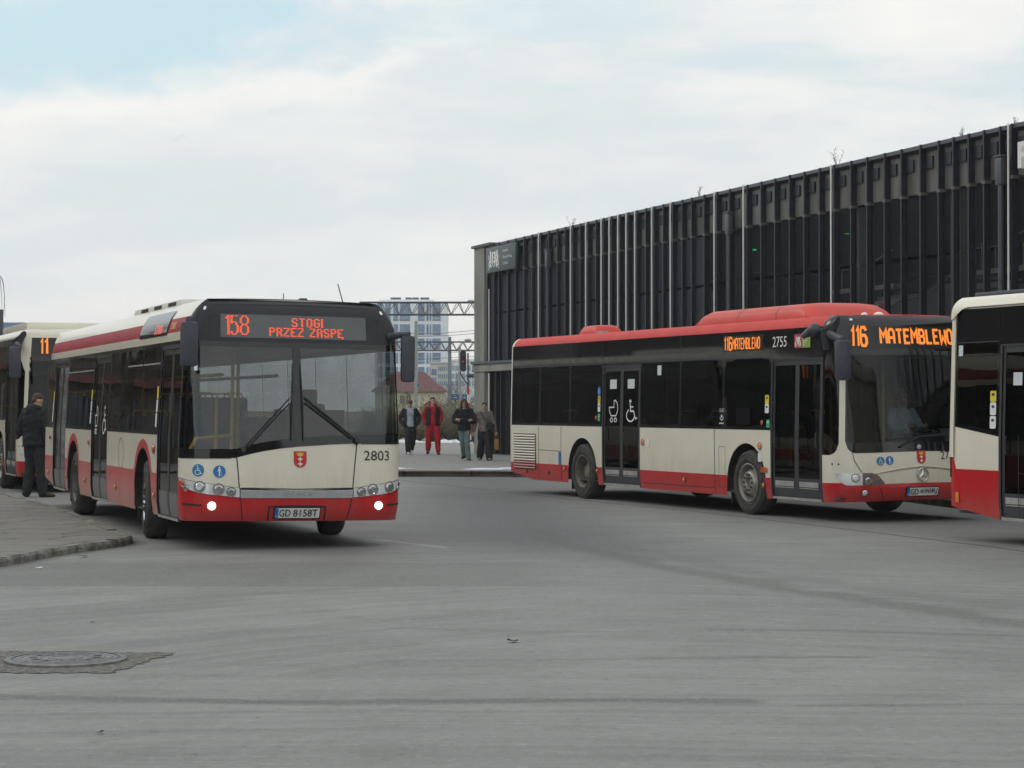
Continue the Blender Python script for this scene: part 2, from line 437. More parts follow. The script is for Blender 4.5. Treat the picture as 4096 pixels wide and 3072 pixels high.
# ------------------------------------------------------------------ bus shell: (perimeter, height) -> surface
class Shell:
    def __init__(s, L, W, bulge, rc, rcr, side, front, ztop, rear=None):
        s.L, s.W, s.side, s.front, s.ztop = L, W, side, front, ztop
        s.rear = rear or (lambda z: 0.03 * max(0, z - 1.2) + 0.12 * max(0, (z - ztop + 0.25) / 0.25) ** 2)
        h = W / 2; P = []
        v0 = h - rc
        for i in range(25): v = v0 * i / 24; P.append((-bulge * (v / h) ** 2, v))
        u0 = P[-1][0]; sl = -2 * bulge * v0 / h ** 2
        a = Vector((u0, v0)); d = Vector((sl, 1)).normalized(); b = Vector((u0 - rc * 1.05, h))
        def bez(a, b, c, e, n):
            return [tuple(a * (1 - t) ** 3 + b * 3 * t * (1 - t) ** 2 + c * 3 * t * t * (1 - t) + e * t ** 3) for t in [i / n for i in range(1, n + 1)]]
        P += bez(a, a + d * rc * 0.58, b + Vector((rc * 0.55, 0)), b, 14)
        ub = P[-1][0]; ue = -L + rcr
        for i in range(1, 81): P.append((ub + (ue - ub) * i / 80, h))
        a = Vector((ue, h)); b = Vector((-L, h - rcr))
        P += bez(a, a + Vector((-rcr * .55, 0)), b + Vector((0, rcr * .55)), b, 10)
        for i in range(1, 9): P.append((-L, (h - rcr) * (1 - i / 8)))
        P = np.array(P); seg = np.hypot(*np.diff(P, axis=0).T); S = np.r_[0, np.cumsum(seg)]
        T = np.gradient(P, S, axis=0); T /= np.linalg.norm(T, axis=1)[:, None]
        s.S, s.U, s.V = S, P[:, 0], P[:, 1]; s.NU, s.NV = T[:, 1], -T[:, 0]
        s.smax = S[-1]; s.ub = ub; s.sb = S[38]; s.se = s.sb + (ub - ue); s.ue = ue
    def T(s, t): return s.sb + (t + s.ub)                 # distance behind the front plane -> perimeter
    def t(s, q): return abs(q) - s.sb - s.ub              # the reverse
    def su(s, u): return float(np.interp(-u, -s.U, s.S))
    def sv(s, v):
        q = float(np.interp(abs(v), s.V[:39], s.S[:39])); return q if v >= 0 else -q
    def pos(s, q, z, off=0.0):
        a = min(abs(q), s.smax); g = 1 if q >= 0 else -1
        u = np.interp(a, s.S, s.U); v = np.interp(a, s.S, s.V); nu = np.interp(a, s.S, s.NU); nv = np.interp(a, s.S, s.NV)
        ins = nv * nv * s.side(z) + nu * nu * (s.front(z) if nu > 0 else s.rear(z)) - off
        return Vector((u - nu * ins, -g * (v - nv * ins), z))
    def reg(s, mb, s0, s1, lo, hi, mi=0, off=0.0, ds=0.12, nz=None):
        n = max(1, int(abs(s1 - s0) / ds + 0.99))
        L = lo if callable(lo) else (lambda q: lo); H = hi if callable(hi) else (lambda q: hi)
        qs = [s0 + (s1 - s0) * i / n for i in range(n + 1)]
        if nz is None: nz = max(1, int(max(H(q) - L(q) for q in qs) / 0.16 + 0.99))
        for a, b in zip(qs, qs[1:]):
            la, lb, ha, hb = L(a), L(b), H(a), H(b)
            if ha - la < 1e-4 and hb - lb < 1e-4: continue
            la = min(la, ha); lb = min(lb, hb)
            rows = []
            for k in range(nz + 1):
                f = k / nz
                rows.append([s.pos(a, la + (ha - la) * f, off), s.pos(b, lb + (hb - lb) * f, off)])
            mb.grid(rows, mi)
    def regz(s, mb, z0, z1, S0, S1, mi=0, off=0.0, ds=0.12, nz=8):
        rows = []; n = max(1, int(abs(S1((z0 + z1) / 2) - S0((z0 + z1) / 2)) / ds + 0.99))
        for k in range(nz + 1):
            z = z0 + (z1 - z0) * k / nz; a, b = S0(z), S1(z)
            rows.append([s.pos(a + (b - a) * j / n, z, off) for j in range(n + 1)])
        mb.grid(rows, mi)
    def roof(s, mb, mi=0, n=90):
        z = s.ztop; rows = []
        for i in range(n + 1):
            q = s.smax * i / n; a = s.pos(q, z); b = s.pos(-q, z)
            rows.append([a + (b - a) * (j / 8) + Vector((0, 0, 0.02 * (1 - (2 * j / 8 - 1) ** 2))) for j in range(9)])
        mb.grid(rows, mi)
    def flat(s, sc, zc, off):                              # decal plane on the skin: x to the viewer's right, y up
        return lambda x, y: s.pos(sc - x, zc + y, off)

def pw(pts):
    xs = [p[0] for p in pts]; ys = [p[1] for p in pts]
    return lambda x: float(np.interp(x, xs, ys))

def rnd_rect(w, h, r, n=4):
    o = []
    for cx, cy, a in ((w / 2 - r, h / 2 - r, 0), (-w / 2 + r, h / 2 - r, 90), (-w / 2 + r, -h / 2 + r, 180), (w / 2 - r, -h / 2 + r, 270)):
        for i in range(n + 1):
            t = radians(a + 90 * i / n); o.append((cx + r * cos(t), cy + r * sin(t)))
    return o

def decal(sh, name, shapes, mats, parent, sc, zc, off=0.006):
    """shapes: ('p', points, mi) | ('s', points, width, mi, closed) | ('t', text, x, y, w, h, mi, bold)"""
    mb = MB()
    for i, q in enumerate(shapes):
        f = sh.flat(sc, zc, off + 0.0016 * i) if sh else None
        if q[0] == 'p': mb.poly([f(*p) for p in q[1]], q[2])
        elif q[0] == 's': stroke(mb, q[1], q[2], f, q[3], q[4] if len(q) > 4 else False)
        else: text(mb, q[1], lambda x, y, q=q, f=f: f(x + q[2], y + q[3]), q[4], q[5], q[6], q[7] if len(q) > 7 else 0.0)
    return mb.build(name, mats, parent, smooth=0)

def wheelchair(k, mi, e=1.0):
    return [('p', [(x * k * e, y * k) for x, y in circ(-.06, .42, .07, 10)], mi),
            ('s', [(x * k * e, y * k) for x, y in ((-.06, .33), (-.03, .0), (.16, .0), (.28, -.32), (.38, -.28))], .075 * k, mi),
            ('s', [(x * k * e, y * k) for x, y in ((-.03, .18), (.14, .18))], .06 * k, mi),
            ('s', [(x * k * e, y * k) for x, y in circ(-.02, -.18, .25, 16, radians(115), radians(345))], .065 * k, mi)]
def walker(k, mi):
    return [('p', [(x * k, y * k) for x, y in circ(0, .40, .085, 10)], mi),
            ('p', [(x * k, y * k) for x, y in ((-.09, .30), (.09, .30), (.13, .02), (.10, -.05), (.07, .12), (.075, -.46), (.015, -.46), (0, -.06), (-.015, -.46), (-.075, -.46), (-.07, .12), (-.17, -.02), (-.2, .03))], mi),
            ('s', [(x * k, y * k) for x, y in ((.2, 0), (.24, -.45))], .03 * k, mi)]
def pram(k, mi, e=1.0):
    return [('s', [(x * k * e, y * k) for x, y in [(.02, .44), (.02, .16), (-.27, .16), (-.27, .0), (-.16, -.2), (.14, -.2), (.25, 0), (.26, .2), (.2, .36), (.1, .46)]], .055 * k, mi, True),
            ('s', [(x * k * e, y * k) for x, y in circ(-.12, -.38, .08, 12)], .05 * k, mi, True),
            ('s', [(x * k * e, y * k) for x, y in circ(.13, -.38, .08, 12)], .05 * k, mi, True)]
def crest(w, h):
    sp = [(-w / 2, h / 2), (w / 2, h / 2), (w / 2, -h * .12)] + [(w / 2 * cos(a), -h * .12 - h * .38 * sin(a)) for a in [radians(15 * i) for i in range(1, 12)]] + [(-w / 2, -h * .12)]
    c = [('p', sp, 0)]
    c += [('p', [(-.24 * w, .28 * h), (-.27 * w, .44 * h), (-.13 * w, .36 * h), (0, .46 * h), (.13 * w, .36 * h), (.27 * w, .44 * h), (.24 * w, .28 * h), (.14 * w, .2 * h), (-.14 * w, .2 * h)], 1)]
    for zc in (.02, -.28):
        a = .05 * w; b = .17 * w; hh = .13 * h; y = zc * h
        c += [('p', [(-a, y - hh), (a, y - hh), (a, y - a), (b, y - a), (b, y + a), (a, y + a), (a, y + hh), (-a, y + hh), (-a, y + a), (-b, y + a), (-b, y - a), (-a, y - a)], 2)]
    return c

def wheel(root, u, v, kind, steer=0.0, lean=0.0, side=1):
    """side=+1 right of the bus; wheel faces outward along -Y (right) or +Y (left)"""
    w = empty('wheel', (u, -v, 0.485 + v * lean)); w.parent = root
    w.rotation_euler = (0, 0, steer)
    M = Matrix.Rotation(radians(90 if side > 0 else -90), 4, 'X')      # local Z -> outward
    t = MB()
    t.lathe([(.285, .10), (.30, .135), (.36, .15), (.44, .145), (.472, .125), (.484, .09), (.485, 0), (.484, -.09), (.47, -.125), (.30, -.14), (.285, -.1)], M, 44)
    for rr in (.34, .43): t.lathe([(rr - .004, .149), (rr, .156), (rr + .004, .149)], M, 44)
    for a in (-.05, .0, .05): t.lathe([(.4855, a - .008), (.479, a), (.4855, a + .008)], M, 44)
    t.build('tyre', TYRE, w)
    r = MB()
    if kind == 'rear':
        r.lathe([(.288, .125), (.292, .14), (.275, .142), (.262, .12), (.25, .05), (.235, -.03), (.15, -.05), (.13, -.03), (.128, .03), (.11, .05), (.06, .055), (.001, .056)], M, 40)
        r.build('rim', DRUM, w)
        hb = MB()
        for i in range(10):
            a = 2 * pi * i / 10; hb.tube([M @ Vector((.168 * cos(a), .168 * sin(a), -.05)), M @ Vector((.168 * cos(a), .168 * sin(a), -.015))], .016, 6)
        for i in range(8):
            a = 2 * pi * (i + .5) / 8; hb.lathe([(.02, .004), (.001, .006)], M @ Matrix.Translation((.215 * cos(a), .215 * sin(a), -.036)), 8, 1)
        hb.build('wheel_bolts', [RIM, BLACK], w)
    else:
        m = CHROME if kind == 'chrome' else RIM
        r.lathe([(.288, .125), (.292, .142), (.278, .145), (.265, .12), (.255, .06), (.24, .02), (.215, .035), (.185, .10), (.165, .135), (.15, .142)], M, 44)
        r.lathe([(.15, .142), (.085, .142), (.08, .135), (.078, .09), (.05, .10), (.001, .10)], M, 32)
        r.build('rim', m, w)
        hb = MB()
        for i in range(10):
            a = 2 * pi * i / 10; hb.lathe([(.017, .1425), (.014, .16), (.001, .162)], M @ Matrix.Translation((.118 * cos(a), .118 * sin(a), 0)), 8)
        for i in range(10):
            a = 2 * pi * (i + .5) / 10; nrm = Vector((cos(a), sin(a), 0))
            c = M @ Vector((.212 * cos(a), .212 * sin(a), .048)); tx = M.to_3x3() @ Vector((-sin(a), cos(a), 0)); ty = M.to_3x3() @ Vector((cos(a) * .55, sin(a) * .55, -.83))
            hb.poly([c + tx * .024 * cos(b) + ty * .02 * sin(b) for b in [2 * pi * j / 10 for j in range(10)]])
        hb.build('wheel_bolts', BLACK, w)
    return w

def arches(centres, r, zc):
    def f(t):
        z = -1.0
        for c in centres:
            if abs(t - c) < r: z = max(z, zc + sqrt(max(0, r * r - (t - c) ** 2)))
        return z
    return f

def wheel_house(root, sh, tc, r, side):
    m = MB(); rows = []
    for i in range(15):
        a = pi * i / 14 if i else 0
        x = -tc + r * cos(a); z = .50 + r * sin(a)
        rows.append([(x, -side * (sh.W / 2 - .012), z), (x, -side * .62, z)])
    rows.insert(0, [(-tc + r, -side * (sh.W / 2 - .012), .36), (-tc + r, -side * .62, .36)])
    rows.append([(-tc - r, -side * (sh.W / 2 - .012), .36), (-tc - r, -side * .62, .36)])
    m.grid(rows); m.poly([(p[1][0], p[1][1], p[1][2]) for p in rows])
    m.box((-tc - r + .04, -side * (sh.W / 2 - .26), .33), (.025, .42, .34))        # mud flap
    return m.build('wheel_arch', UNDER, root)

def door(root, sh, t0, t1, ztop, zbot, leaves=2, glz=(.55, 2.2), gm=None, strip=True, handles=True, off=-.02, bright=None):
    d = MB(); s0, s1 = sh.T(t0), sh.T(t1); fw = .045
    sh.reg(d, s0, s0 + fw, zbot, ztop, 0, off + .02); sh.reg(d, s1 - fw, s1, zbot, ztop, 0, off + .02)
    sh.reg(d, s0 + fw, s1 - fw, ztop - .06, ztop, 0, off + .018)
    sh.reg(d, s0 + fw, s1 - fw, zbot, zbot + .035, 2, off + .03)
    w = (s1 - s0 - 2 * fw) / leaves
    gl = []
    for i in range(leaves):
        a = s0 + fw + w * i; b = a + w; e = .055
        sh.reg(d, a, a + e, zbot + .035, ztop - .06, 1, off + .004); sh.reg(d, b - e, b, zbot + .035, ztop - .06, 1, off + .004)
        sh.reg(d, a + e, b - e, glz[1], ztop - .06, 1, off + .002); sh.reg(d, a + e, b - e, zbot + .035, glz[0], 3, off + .002)
        if strip:
            sh.reg(d, a + e + .02, b - e - .02, glz[0] - .12, glz[0] - .045, 2, off + .012)
            sh.reg(d, a + e + .02, b - e - .02, glz[0] - .145, glz[0] - .132, 2, off + .012)
        gl.append((a + e, b - e))
    m = d.build('door', [DOORF, DOORF, ALU, PLASTIC], root)
    if bright: m.data.materials[3] = bright
    for a, b in gl:
        g = MB(); sh.reg(g, a, b, glz[0], glz[1], 0, off)
        g.build('door_glass', gm or GL_DOOR, m)
    if handles:
        for i, (a, b) in enumerate(gl):
            q = b - .06 if i else a + .06
            if leaves == 2: q = (a + .05) if i == 0 else (b - .05)
            h = MB()
            h.tube([sh.pos(q, 1.06, .002), sh.pos(q, 1.06, .018), sh.pos(q, 1.26, .018), sh.pos(q, 1.26, .002)], .011, 6)
            h.build('handle', PLASTIC, m)
    return m

def plate(root, sh, s, zc, txt, off=.03):
    h = MB(); f = sh.flat(s, zc, off)
    c = f(0, 0); 
    fr = rnd_rect(.545, .142, .012)
    front = [f(x, y) for x, y in fr]; back = [p + Vector((-.03, 0, 0)) for p in front]
    h.poly(front, 0); h.grid([front + front[:1], back + back[:1]], 0)
    f2 = sh.flat(s, zc, off + .003); h.poly([f2(x, y) for x, y in rnd_rect(.52, .114, .008)], 1)
    f3 = sh.flat(s, zc, off + .005); h.poly([f3(x - .24, y) for x, y in rnd_rect(.04, .11, .004)], 2)
    f4 = sh.flat(s, zc, off + .007)
    text(h, 'PL', lambda x, y: f4(x - .24, y - .035), .026, .018, 1)
    st = txt.split(' ')
    text(h, st[0], lambda x, y: f4(x - .145, y), .130, .082, 3, .004)
    text(h, st[1], lambda x, y: f4(x + .095, y), .285, .082, 3, .004)
    return h.build('number_plate', [BLACK, WHITE, BLUE, INK], root, smooth=0)

def mirror(root, base, c, size, rz=0.0, arm_from=None):
    m = MB(); M = Matrix.Rotation(rz, 3, 'Z')
    m.box(c, size, 0, min(size) * .34, M)
    c = Vector(c)
    pts = [Vector(base), (Vector(base) * .45 + c * .55) + Vector((.03, 0, size[2] * .30)), c + Vector((0, 0, size[2] * .5 + .02)), c + Vector((0, 0, size[2] * .35))]
    m.tube(pts, [.045, .04, .04, .035], 8, 0)
    o = m.build('mirror', MIRRORP, root)
    g = MB(); n = M @ Vector((-size[0] / 2 - .004, 0, 0))
    g.poly([c + n + M @ Vector((0, y * size[1] * .42, z * size[2] * .44)) for y, z in ((-1, -1), (1, -1), (1, 1), (-1, 1))])
    g.build('mirror_glass', CHROME, o)
    return o

def seat_proto():
    e = empty('seat', (0, 0, 0)); a = MB()
    a.box((0, 0, .44), (.42, .44, .09), 0, .03); a.build('seat_cushion', SEATF, e)
    b = MB(); b.box((-.22, 0, .80), (.08, .43, .68), 0, .035, Matrix.Rotation(radians(-8), 3, 'Y')); b.build('backrest', SEATF, e)
    c = MB(); c.tube([(-.24, -.16, 1.1), (-.26, -.12, 1.2), (-.26, .12, 1.2), (-.24, .16, 1.1)], .014, 6); c.build('grab_handle', RAIL, e); c = MB(); c.box((0, 0, .2), (.12, .3, .4), 0); c.build('pedestal', INTD, e)
    return e

def interior(root, sh, zc, seats, rails, dash_z=1.12, dark=False, dy=.62):
    m = MB(); h = sh.W / 2 - .05
    m.box((-sh.L / 2, 0, .345), (sh.L - .5, 2 * h, .03), 0)
    m.box((-sh.L / 2 - .2, 0, zc), (sh.L - 1.4, 2 * h - .18, .03), 1)
    m.box((-sh.L + .55, 0, 1.3), (.05, 2 * h - .1, 1.9), 2)
    m.box((-9.3, 0, .5), (3.9, 2 * h - .9, .3), 0)
    o = m.build('interior', [INTD, INTD if dark else INTER, INTD], root)
    u = MB(); u.box((-sh.L / 2 + .4, 0, .40), (sh.L - 2.4, 1.16, .22), 0); u.box((-sh.L / 2 + .3, 0, .33), (2.0, 2.2, .04)); u.build('underbody', UNDER, root)
    d = MB()
    d.loft([(.40, -.75, 0, .36, 1.02), (dash_z - .22, -.72, 0, .38, 1.06), (dash_z - .05, -.66, 0, .40, 1.10), (dash_z, -.62, 0, .34, 1.08)], 28)
    d.box((-.95, .62, dash_z + .06), (.22, .75, .16), 0, .05)
    dd = d.build('dashboard', INTD, root)
    st = MB(); M = Matrix.Translation((-1.12, dy, dash_z + .10)) @ Matrix.Rotation(radians(-24), 4, 'Y')
    st.lathe([(.225 + .018 * cos(a), .018 * sin(a)) for a in [2 * pi * i / 8 for i in range(9)]], M, 28)
    for a in (0, 2.1, 4.2): st.tube([M @ Vector((0, 0, -.03)), M @ Vector((.22 * cos(a), .22 * sin(a), 0))], .014, 6)
    st.tube([M @ Vector((0, 0, -.02)), M @ Vector((0, 0, -.35))], .03, 8); st.build('steering_wheel', BLACK, root)
    ds = MB(); ds.box((-1.75, dy, .86), (.5, .5, .14), 0, .05); ds.box((-2.02, dy, 1.28), (.14, .48, .80), 0, .06, Matrix.Rotation(radians(-8), 3, 'Y')); ds.box((-2.08, dy, 1.75), (.1, .28, .2), 0, .04)
    ds.box((-1.75, dy, .58), (.42, .42, .44), 0); ds.build('driver_seat', INTD, root)
    pt = MB(); pt.box((-2.4, .74, 1.0), (.04, .9, 1.2)); pt.box((-1.85, .10, .80), (1.1, .035, .9)); pt.build('driver_partition', INTD, root)
    pr = seat_proto(); first = True
    for (t, y, z) in seats:
        q = pr if first else copy_tree(pr)
        first = False; q.parent = root; q.location = (-t, y, z)
    for r in rails:
        q = MB(); q.tube(r, .022, 8); q.build('handrail', RAIL, root)
    return o

def overlap_lamp(sh, root, s, zc, r, mi, name, ring=None, off=.012):
    m = MB(); f = sh.flat(s, zc, off); n = 20
    c = [f(x, y) for x, y in circ(0, 0, r, n)]; f2 = sh.flat(s, zc, off + r * .35); c2 = [f2(x, y) for x, y in circ(0, 0, r * .62, n)]
    m.grid([c, c2], 0, True); m.poly(c2, 0)
    fr = sh.flat(s, zc, off + .004)
    o2 = [fr(x, y) for x, y in circ(0, 0, r * 1.22, n)]; m.grid([o2, c], 1, True)
    return m.build(name, [mi, ring or PLASTIC], root)

# ------------------------------------------------------------------ the 158 bus
def bus_158():
    lean = -.0143
    root = empty('city_bus', (-2.447, 23.6, 0), (lean, 0, .351 - pi / 2))
    tag(root, 'cream and red bus pulling out, 158 STOGI on its display, two lamps lit', 'bus', 'city buses at the bus station')
    def side(z):
        if z < .5: return .03 * (.5 - z) / .2
        if z < 1.25: return 0.0
        if z < 2.4: return .055 * (z - 1.25) / 1.15
        t = min((z - 2.4) / .50, .985); return .055 + .44 * (1 - sqrt(1 - t * t))
    def front(z):
        if z < .52: return .07 * ((.52 - z) / .2) ** 2
        if z < .66: return 0.0
        if z < 1.2: return .035 * (z - .66) / .54
        if z < 2.33: return .035 + .13 * (z - 1.2) / 1.13
        if z < 2.6: return .165 + .05 * (z - 2.33) / .27
        t = min((z - 2.6) / .25, .985); return .215 + .20 * (1 - sqrt(1 - t * t))
    sh = Shell(12.0, 2.585, .085, .30, .25, side, front, 2.845)
    T = sh.T; sC = T(.40); ZT = 2.845
    s1 = sh.sv(.95)
    def sx(v):
        g = 1 if v >= 0 else -1; v = abs(v)
        return g * (sh.sv(v) if v <= .95 else s1 + (v - .95) / .34 * (sC - .05 - s1))
    ar = arches((2.68, 8.6), .60, .50); rg = arches((2.68, 8.6), .71, .50)
    sk = .315
    b = MB()
    spans = [(T(1.74), T(5.44)), (T(6.88), T(9.46)), (T(10.86), sh.smax)]
    lft = [(-T(.40), -sh.smax)]
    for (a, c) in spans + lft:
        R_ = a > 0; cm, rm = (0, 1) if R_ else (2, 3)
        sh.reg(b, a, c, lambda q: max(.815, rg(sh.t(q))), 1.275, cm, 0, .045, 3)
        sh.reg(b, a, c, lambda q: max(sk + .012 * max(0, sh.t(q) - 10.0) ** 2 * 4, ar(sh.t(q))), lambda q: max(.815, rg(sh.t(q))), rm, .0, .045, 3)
    # cantrail and roof edge
    sM = lambda z: sC + (sx(1.235) - sC) * max(0, min(1, (z - 2.50) / .34))
    for g in (1, -1):
        e = g * sh.smax
        for z0, z1, mi in ((2.375, 2.475, 0), (2.475, 2.645, 4), (2.645, ZT, 2)):
            sh.regz(b, z0, z1, (lambda z: sM(z)) if g > 0 else (lambda z: -T(.46)), lambda z: g * T(.8), mi, ds=.05, nz=6)
            sh.reg(b, g * T(.8), e, z0, z1, mi, nz=6, ds=.4)
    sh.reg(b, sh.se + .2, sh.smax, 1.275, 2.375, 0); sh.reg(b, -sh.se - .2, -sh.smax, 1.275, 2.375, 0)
    # front: bumper, cream panel
    lb = pw([(0, .589), (sx(.66), .592), (sx(1.0), .625), (sx(1.2), .69), (sx(1.285), .80), (sC, .815)])
    lt = pw([(0, .674), (sx(.655), .700), (sx(.665), .703), (sx(1.25), .806), (sC, .815)])
    zcl = pw([(-sC, 1.215), (sx(-.71), 1.213), (sx(-.4), 1.20), (0, 1.172), (sx(.2), 1.15), (sx(.4), 1.118), (sx(.55), 1.085), (sx(.70), 1.045), (sx(.71), 1.04), (sC, 1.035)])
    sh.reg(b, -sC, sC, .325, lambda q: lb(abs(q)), 3, 0, .05, 5)
    sh.reg(b, -sC, sC, lambda q: max(lt(abs(q)), lb(abs(q))), lambda q: zcl(q), 2, 0, .05, 5)
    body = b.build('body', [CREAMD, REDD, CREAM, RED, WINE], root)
    r = MB(); sh.roof(r); r.build('roof', mat('roof_cream', (.72, .70, .64), .5, var=.08), root)
    p = MB()
    p.box((-8.2, 0, 2.87), (2.4, 1.3, .12), 0, .05); p.build('roof_unit', mat('roof_cream', (.72, .70, .64)), root); p = MB(); p.box((-3.6, 0, 2.86), (3.3, 1.98, .13), 0, .05)
    for i in range(3): p.box((-2.5 - i * .95, -.984, 2.875), (.5, .02, .045), 1)
    p.build('roof_unit', [mat('roof_cream', (.72, .70, .64)), BLACK], root)
    an = MB(); an.tube([(-2.5, .42, 2.86), (-2.52, .42, 3.06)], .006, 5)
    an.build('aerial', BLACK, root)
    an = MB(); an.ball((-1.4, .90, 2.84), (.09, .09, .06)); an.tube([(-1.4, .90, 2.86), (-1.55, .86, 3.14)], .007, 5); an.build('aerial', BLACK, root)
    an = MB(); an.box((-2.4, .64, 2.93), (.12, .10, .14), 0, .02); an.build('roof_camera', PLASTIC, root)
    # black mask with the display
    k = MB()
    sh.regz(k, 2.355, ZT, lambda z: -T(.46), lambda z: sM(z), 0, .003, ds=.05, nz=12)
    k.build('front_mask', [MASK], root)
    lip = MB(); stroke(lip, [(sx(1.0), 2.36), (sx(1.0), 2.72), (sx(.93), 2.785), (0, 2.80), (sx(-.93), 2.785), (sx(-1.0), 2.72), (sx(-1.0), 2.36)], .012, lambda q, z: sh.pos(q, z, .006)); lip.build('mask_seam', BLACK, root, smooth=0)
    ds = MB(); sh.reg(ds, sx(-.86), sx(.885), 2.405, 2.672, 0, .008, .06); dsp = ds.build('destination_display', GREYP, root)
    dt = MB(); f = lambda x, y: sh.pos(-x, y, .014); pp = .0142
    dots(dt, ['1b', '5b', '8b'], f, -.83, 2.652, pp * .99, gap=.6, fill=.8)
    dots(dt, list('STOGI'), f, -.045, 2.636, .0127, gap=1, fill=.84, pz=.0150)
    dots(dt, list('PRZEZ'), f, -.315, 2.522, .0121, gap=1.05, fill=.84, pz=.0146); dots(dt, list('ZASPK'), f, .168, 2.522, .0121, gap=1.05, fill=.84, pz=.0146)
    dt.build('display_text', LEDR, dsp, smooth=0)
    # windscreen
    zg = lambda q: zcl(q) + .10
    w = MB()
    sh.reg(w, -sC, sC, zcl, zg, 0, .004, .05); sh.reg(w, -sC, sC, 2.30, 2.36, 0, .004, .05)
    sh.reg(w, -.05, .05, zg, 2.30, 0, .006); sh.reg(w, sx(1.19), sx(1.19) + .05, zg, 2.30, 0, .005, .04); sh.reg(w, -sx(1.19) - .05, -sx(1.19), zg, 2.30, 0, .005, .04)
    sh.reg(w, -sC, -sC + .04, zg, 2.3, 0, .005)
    w.build('windscreen_frame', GLOSSB, root)
    for a, c in ((.05, sx(1.19)), (-sx(1.19), -.05)):
        g = MB(); sh.reg(g, a, c, zg, 2.30, 0, 0, .05); g.build('windscreen', GL_CLEAR, root)
    for a, c in ((sx(1.19) + .05, sC), (-sC + .04, -sx(1.19) - .05)):
        g = MB(); sh.reg(g, a, c, zg, 2.30, 0, 0, .04); g.build('corner_window', GL_SIDE, root)
    # silver strip
    m = MB(); sh.reg(m, -sx(.655), sx(.655), lambda q: .589, lambda q: .676 + .02 * abs(q) ** 2, 0, .010, .05, 4)
    st = m.build('grille_strip', SILVER, root)
    decal(sh, 'maker_lettering', [('t', 'SOLARIS', 0, 0, .37, .045, 0, .01)], [mat('brushed_silver', (.42, .43, .45), .3, metal=.5)], st, 0, .632, .014)
    # lamps
    for g in (1, -1):
        lp = MB()
        a, c = g * sx(.665), g * sx(1.283)
        sh.reg(lp, a, c, lambda q: lb(abs(q)) + .004, lambda q: lt(abs(q)) - .004, 0, .006, .03, 5)
        h = lp.build('headlight', LAMPG, root)
        for v, z, rr, mm in ((.76, .655, .046, LENS), (.90, .685, .055, LENS), (1.06, .712, .055, LENS), (1.17, .695, .030, LENS), (1.215, .752, .033, ORLENS if g > 0 else LENS)):
            overlap_lamp(sh, h, g * sx(v), z, rr, mm, 'lamp_lens', LAMPD, .010)
        overlap_lamp(sh, root, g * sh.sv(.975), .50, .043, LAMPON, 'fog_lamp', CHROME, .008)
        ml = MB(); f = sh.flat(g * sx(1.10), 2.735, .010); ml.poly([f(x, y) for x, y in rnd_rect(.075, .042, .02)]); ml.build('marker_lamp', CHROME, root)
    sm = MB(); fs = lambda q, z: sh.pos(q, z, .004)
    for pts in ([(sx(.70), 1.05), (sx(.685), .9), (sx(.668), .70), (sx(.655), .59), (sx(.625), .34)], [(sx(-.71), 1.21), (sx(-.68), .95), (sx(-.655), .70), (sx(-.645), .59), (sx(-.60), .34)]):
        stroke(sm, pts, .012, fs)
    stroke(sm, [(sx(.64) - i * (sx(.64) * 2) / 12, .690 + .012 * abs(i - 6) / 6) for i in range(13)], .010, fs)
    for g in (1, -1):
        stroke(sm, [(g * sx(1.04), .505), (g * sx(1.22), .515)], .022, fs)
        stroke(sm, [(g * sx(1.28 - .04 * i), zcl(g * sx(1.28 - .04 * i)) - .004) for i in range(14)], .008, fs)
    stroke(sm, [(.33, .335), (.33, .49), (.0, .50), (-.33, .49), (-.33, .335)], .018, fs)
    sm.build('panel_seams', BLACK, root, smooth=0)
    plate(root, sh, 0.0, .418, 'GD 8158T', .022)
    c = crest(.15, .185); decal(sh, 'crest', c, [CRESTR, GOLD, WHITE], root, -.03, 1.028)
    decal(sh, 'fleet_number', [('t', '2803', 0, 0, .325, .112, 0, .0)], [INK], root, sx(-.955), 1.075)
    decal(sh, 'wheelchair_symbol', [('p', circ(0, 0, .070, 24), 0)] + wheelchair(.115, 1), [TEAL, WHITE], root, sx(1.075), .897)
    decal(sh, 'walker_symbol', [('p', circ(0, 0, .070, 24), 0)] + walker(.118, 1), [BLUE, WHITE], root, sx(.893), .885)
    # wipers
    for g in (1, -1):
        wp = MB(); P = lambda v, z, o=.035: sh.pos(sx(v), z, o)
        if g > 0: base, base2, tip = (.63, 1.14), (.57, 1.16), (.095, 1.72)
        else: base, base2, tip = (-.70, 1.25), (-.64, 1.27), (-.085, 1.735)
        for bb, dd in ((base, 0), (base2, .055)):
            wp.tube([P(bb[0], bb[1], .02), P(bb[0] * .6 + tip[0] * .4, bb[1] * .6 + tip[1] * .4 - dd * .3), P(tip[0], tip[1] - dd)], [.012, .009, .008], 6)
        wp.tube([P(tip[0] - g * .02, 1.24, .02), P(tip[0] - g * .025, 1.6, .022), P(tip[0] - g * .045, 2.11, .018)], [.008, .013, .007], 6)
        wp.tube([P(base[0], base[1] - .03, .0), P(base[0], base[1], .05)], .03, 8)
        wp.build('wiper', BLACK, root)
    mirror(root, sh.pos(sx(1.2), 2.50, .02), (.15, -1.30, 2.305), (.12, .19, .50), radians(8))
    mirror(root, sh.pos(-sx(1.15), 2.46, .0), (-.04, 1.30, 2.20), (.12, .16, .54), radians(-12))
    # side windows, right
    fr = MB()
    panes = [(1.78, 2.92), (2.97, 4.05), (4.10, 5.40), (6.92, 8.35), (8.40, 9.42), (10.90, 11.72)]
    for a, c in ((1.74, 5.44), (6.88, 9.46), (10.86, 11.80)):
        sh.reg(fr, T(a), T(c), 1.275, 1.315, 0, .003, .4); sh.reg(fr, T(a), T(c), 2.325, 2.375, 0, .003, .4)
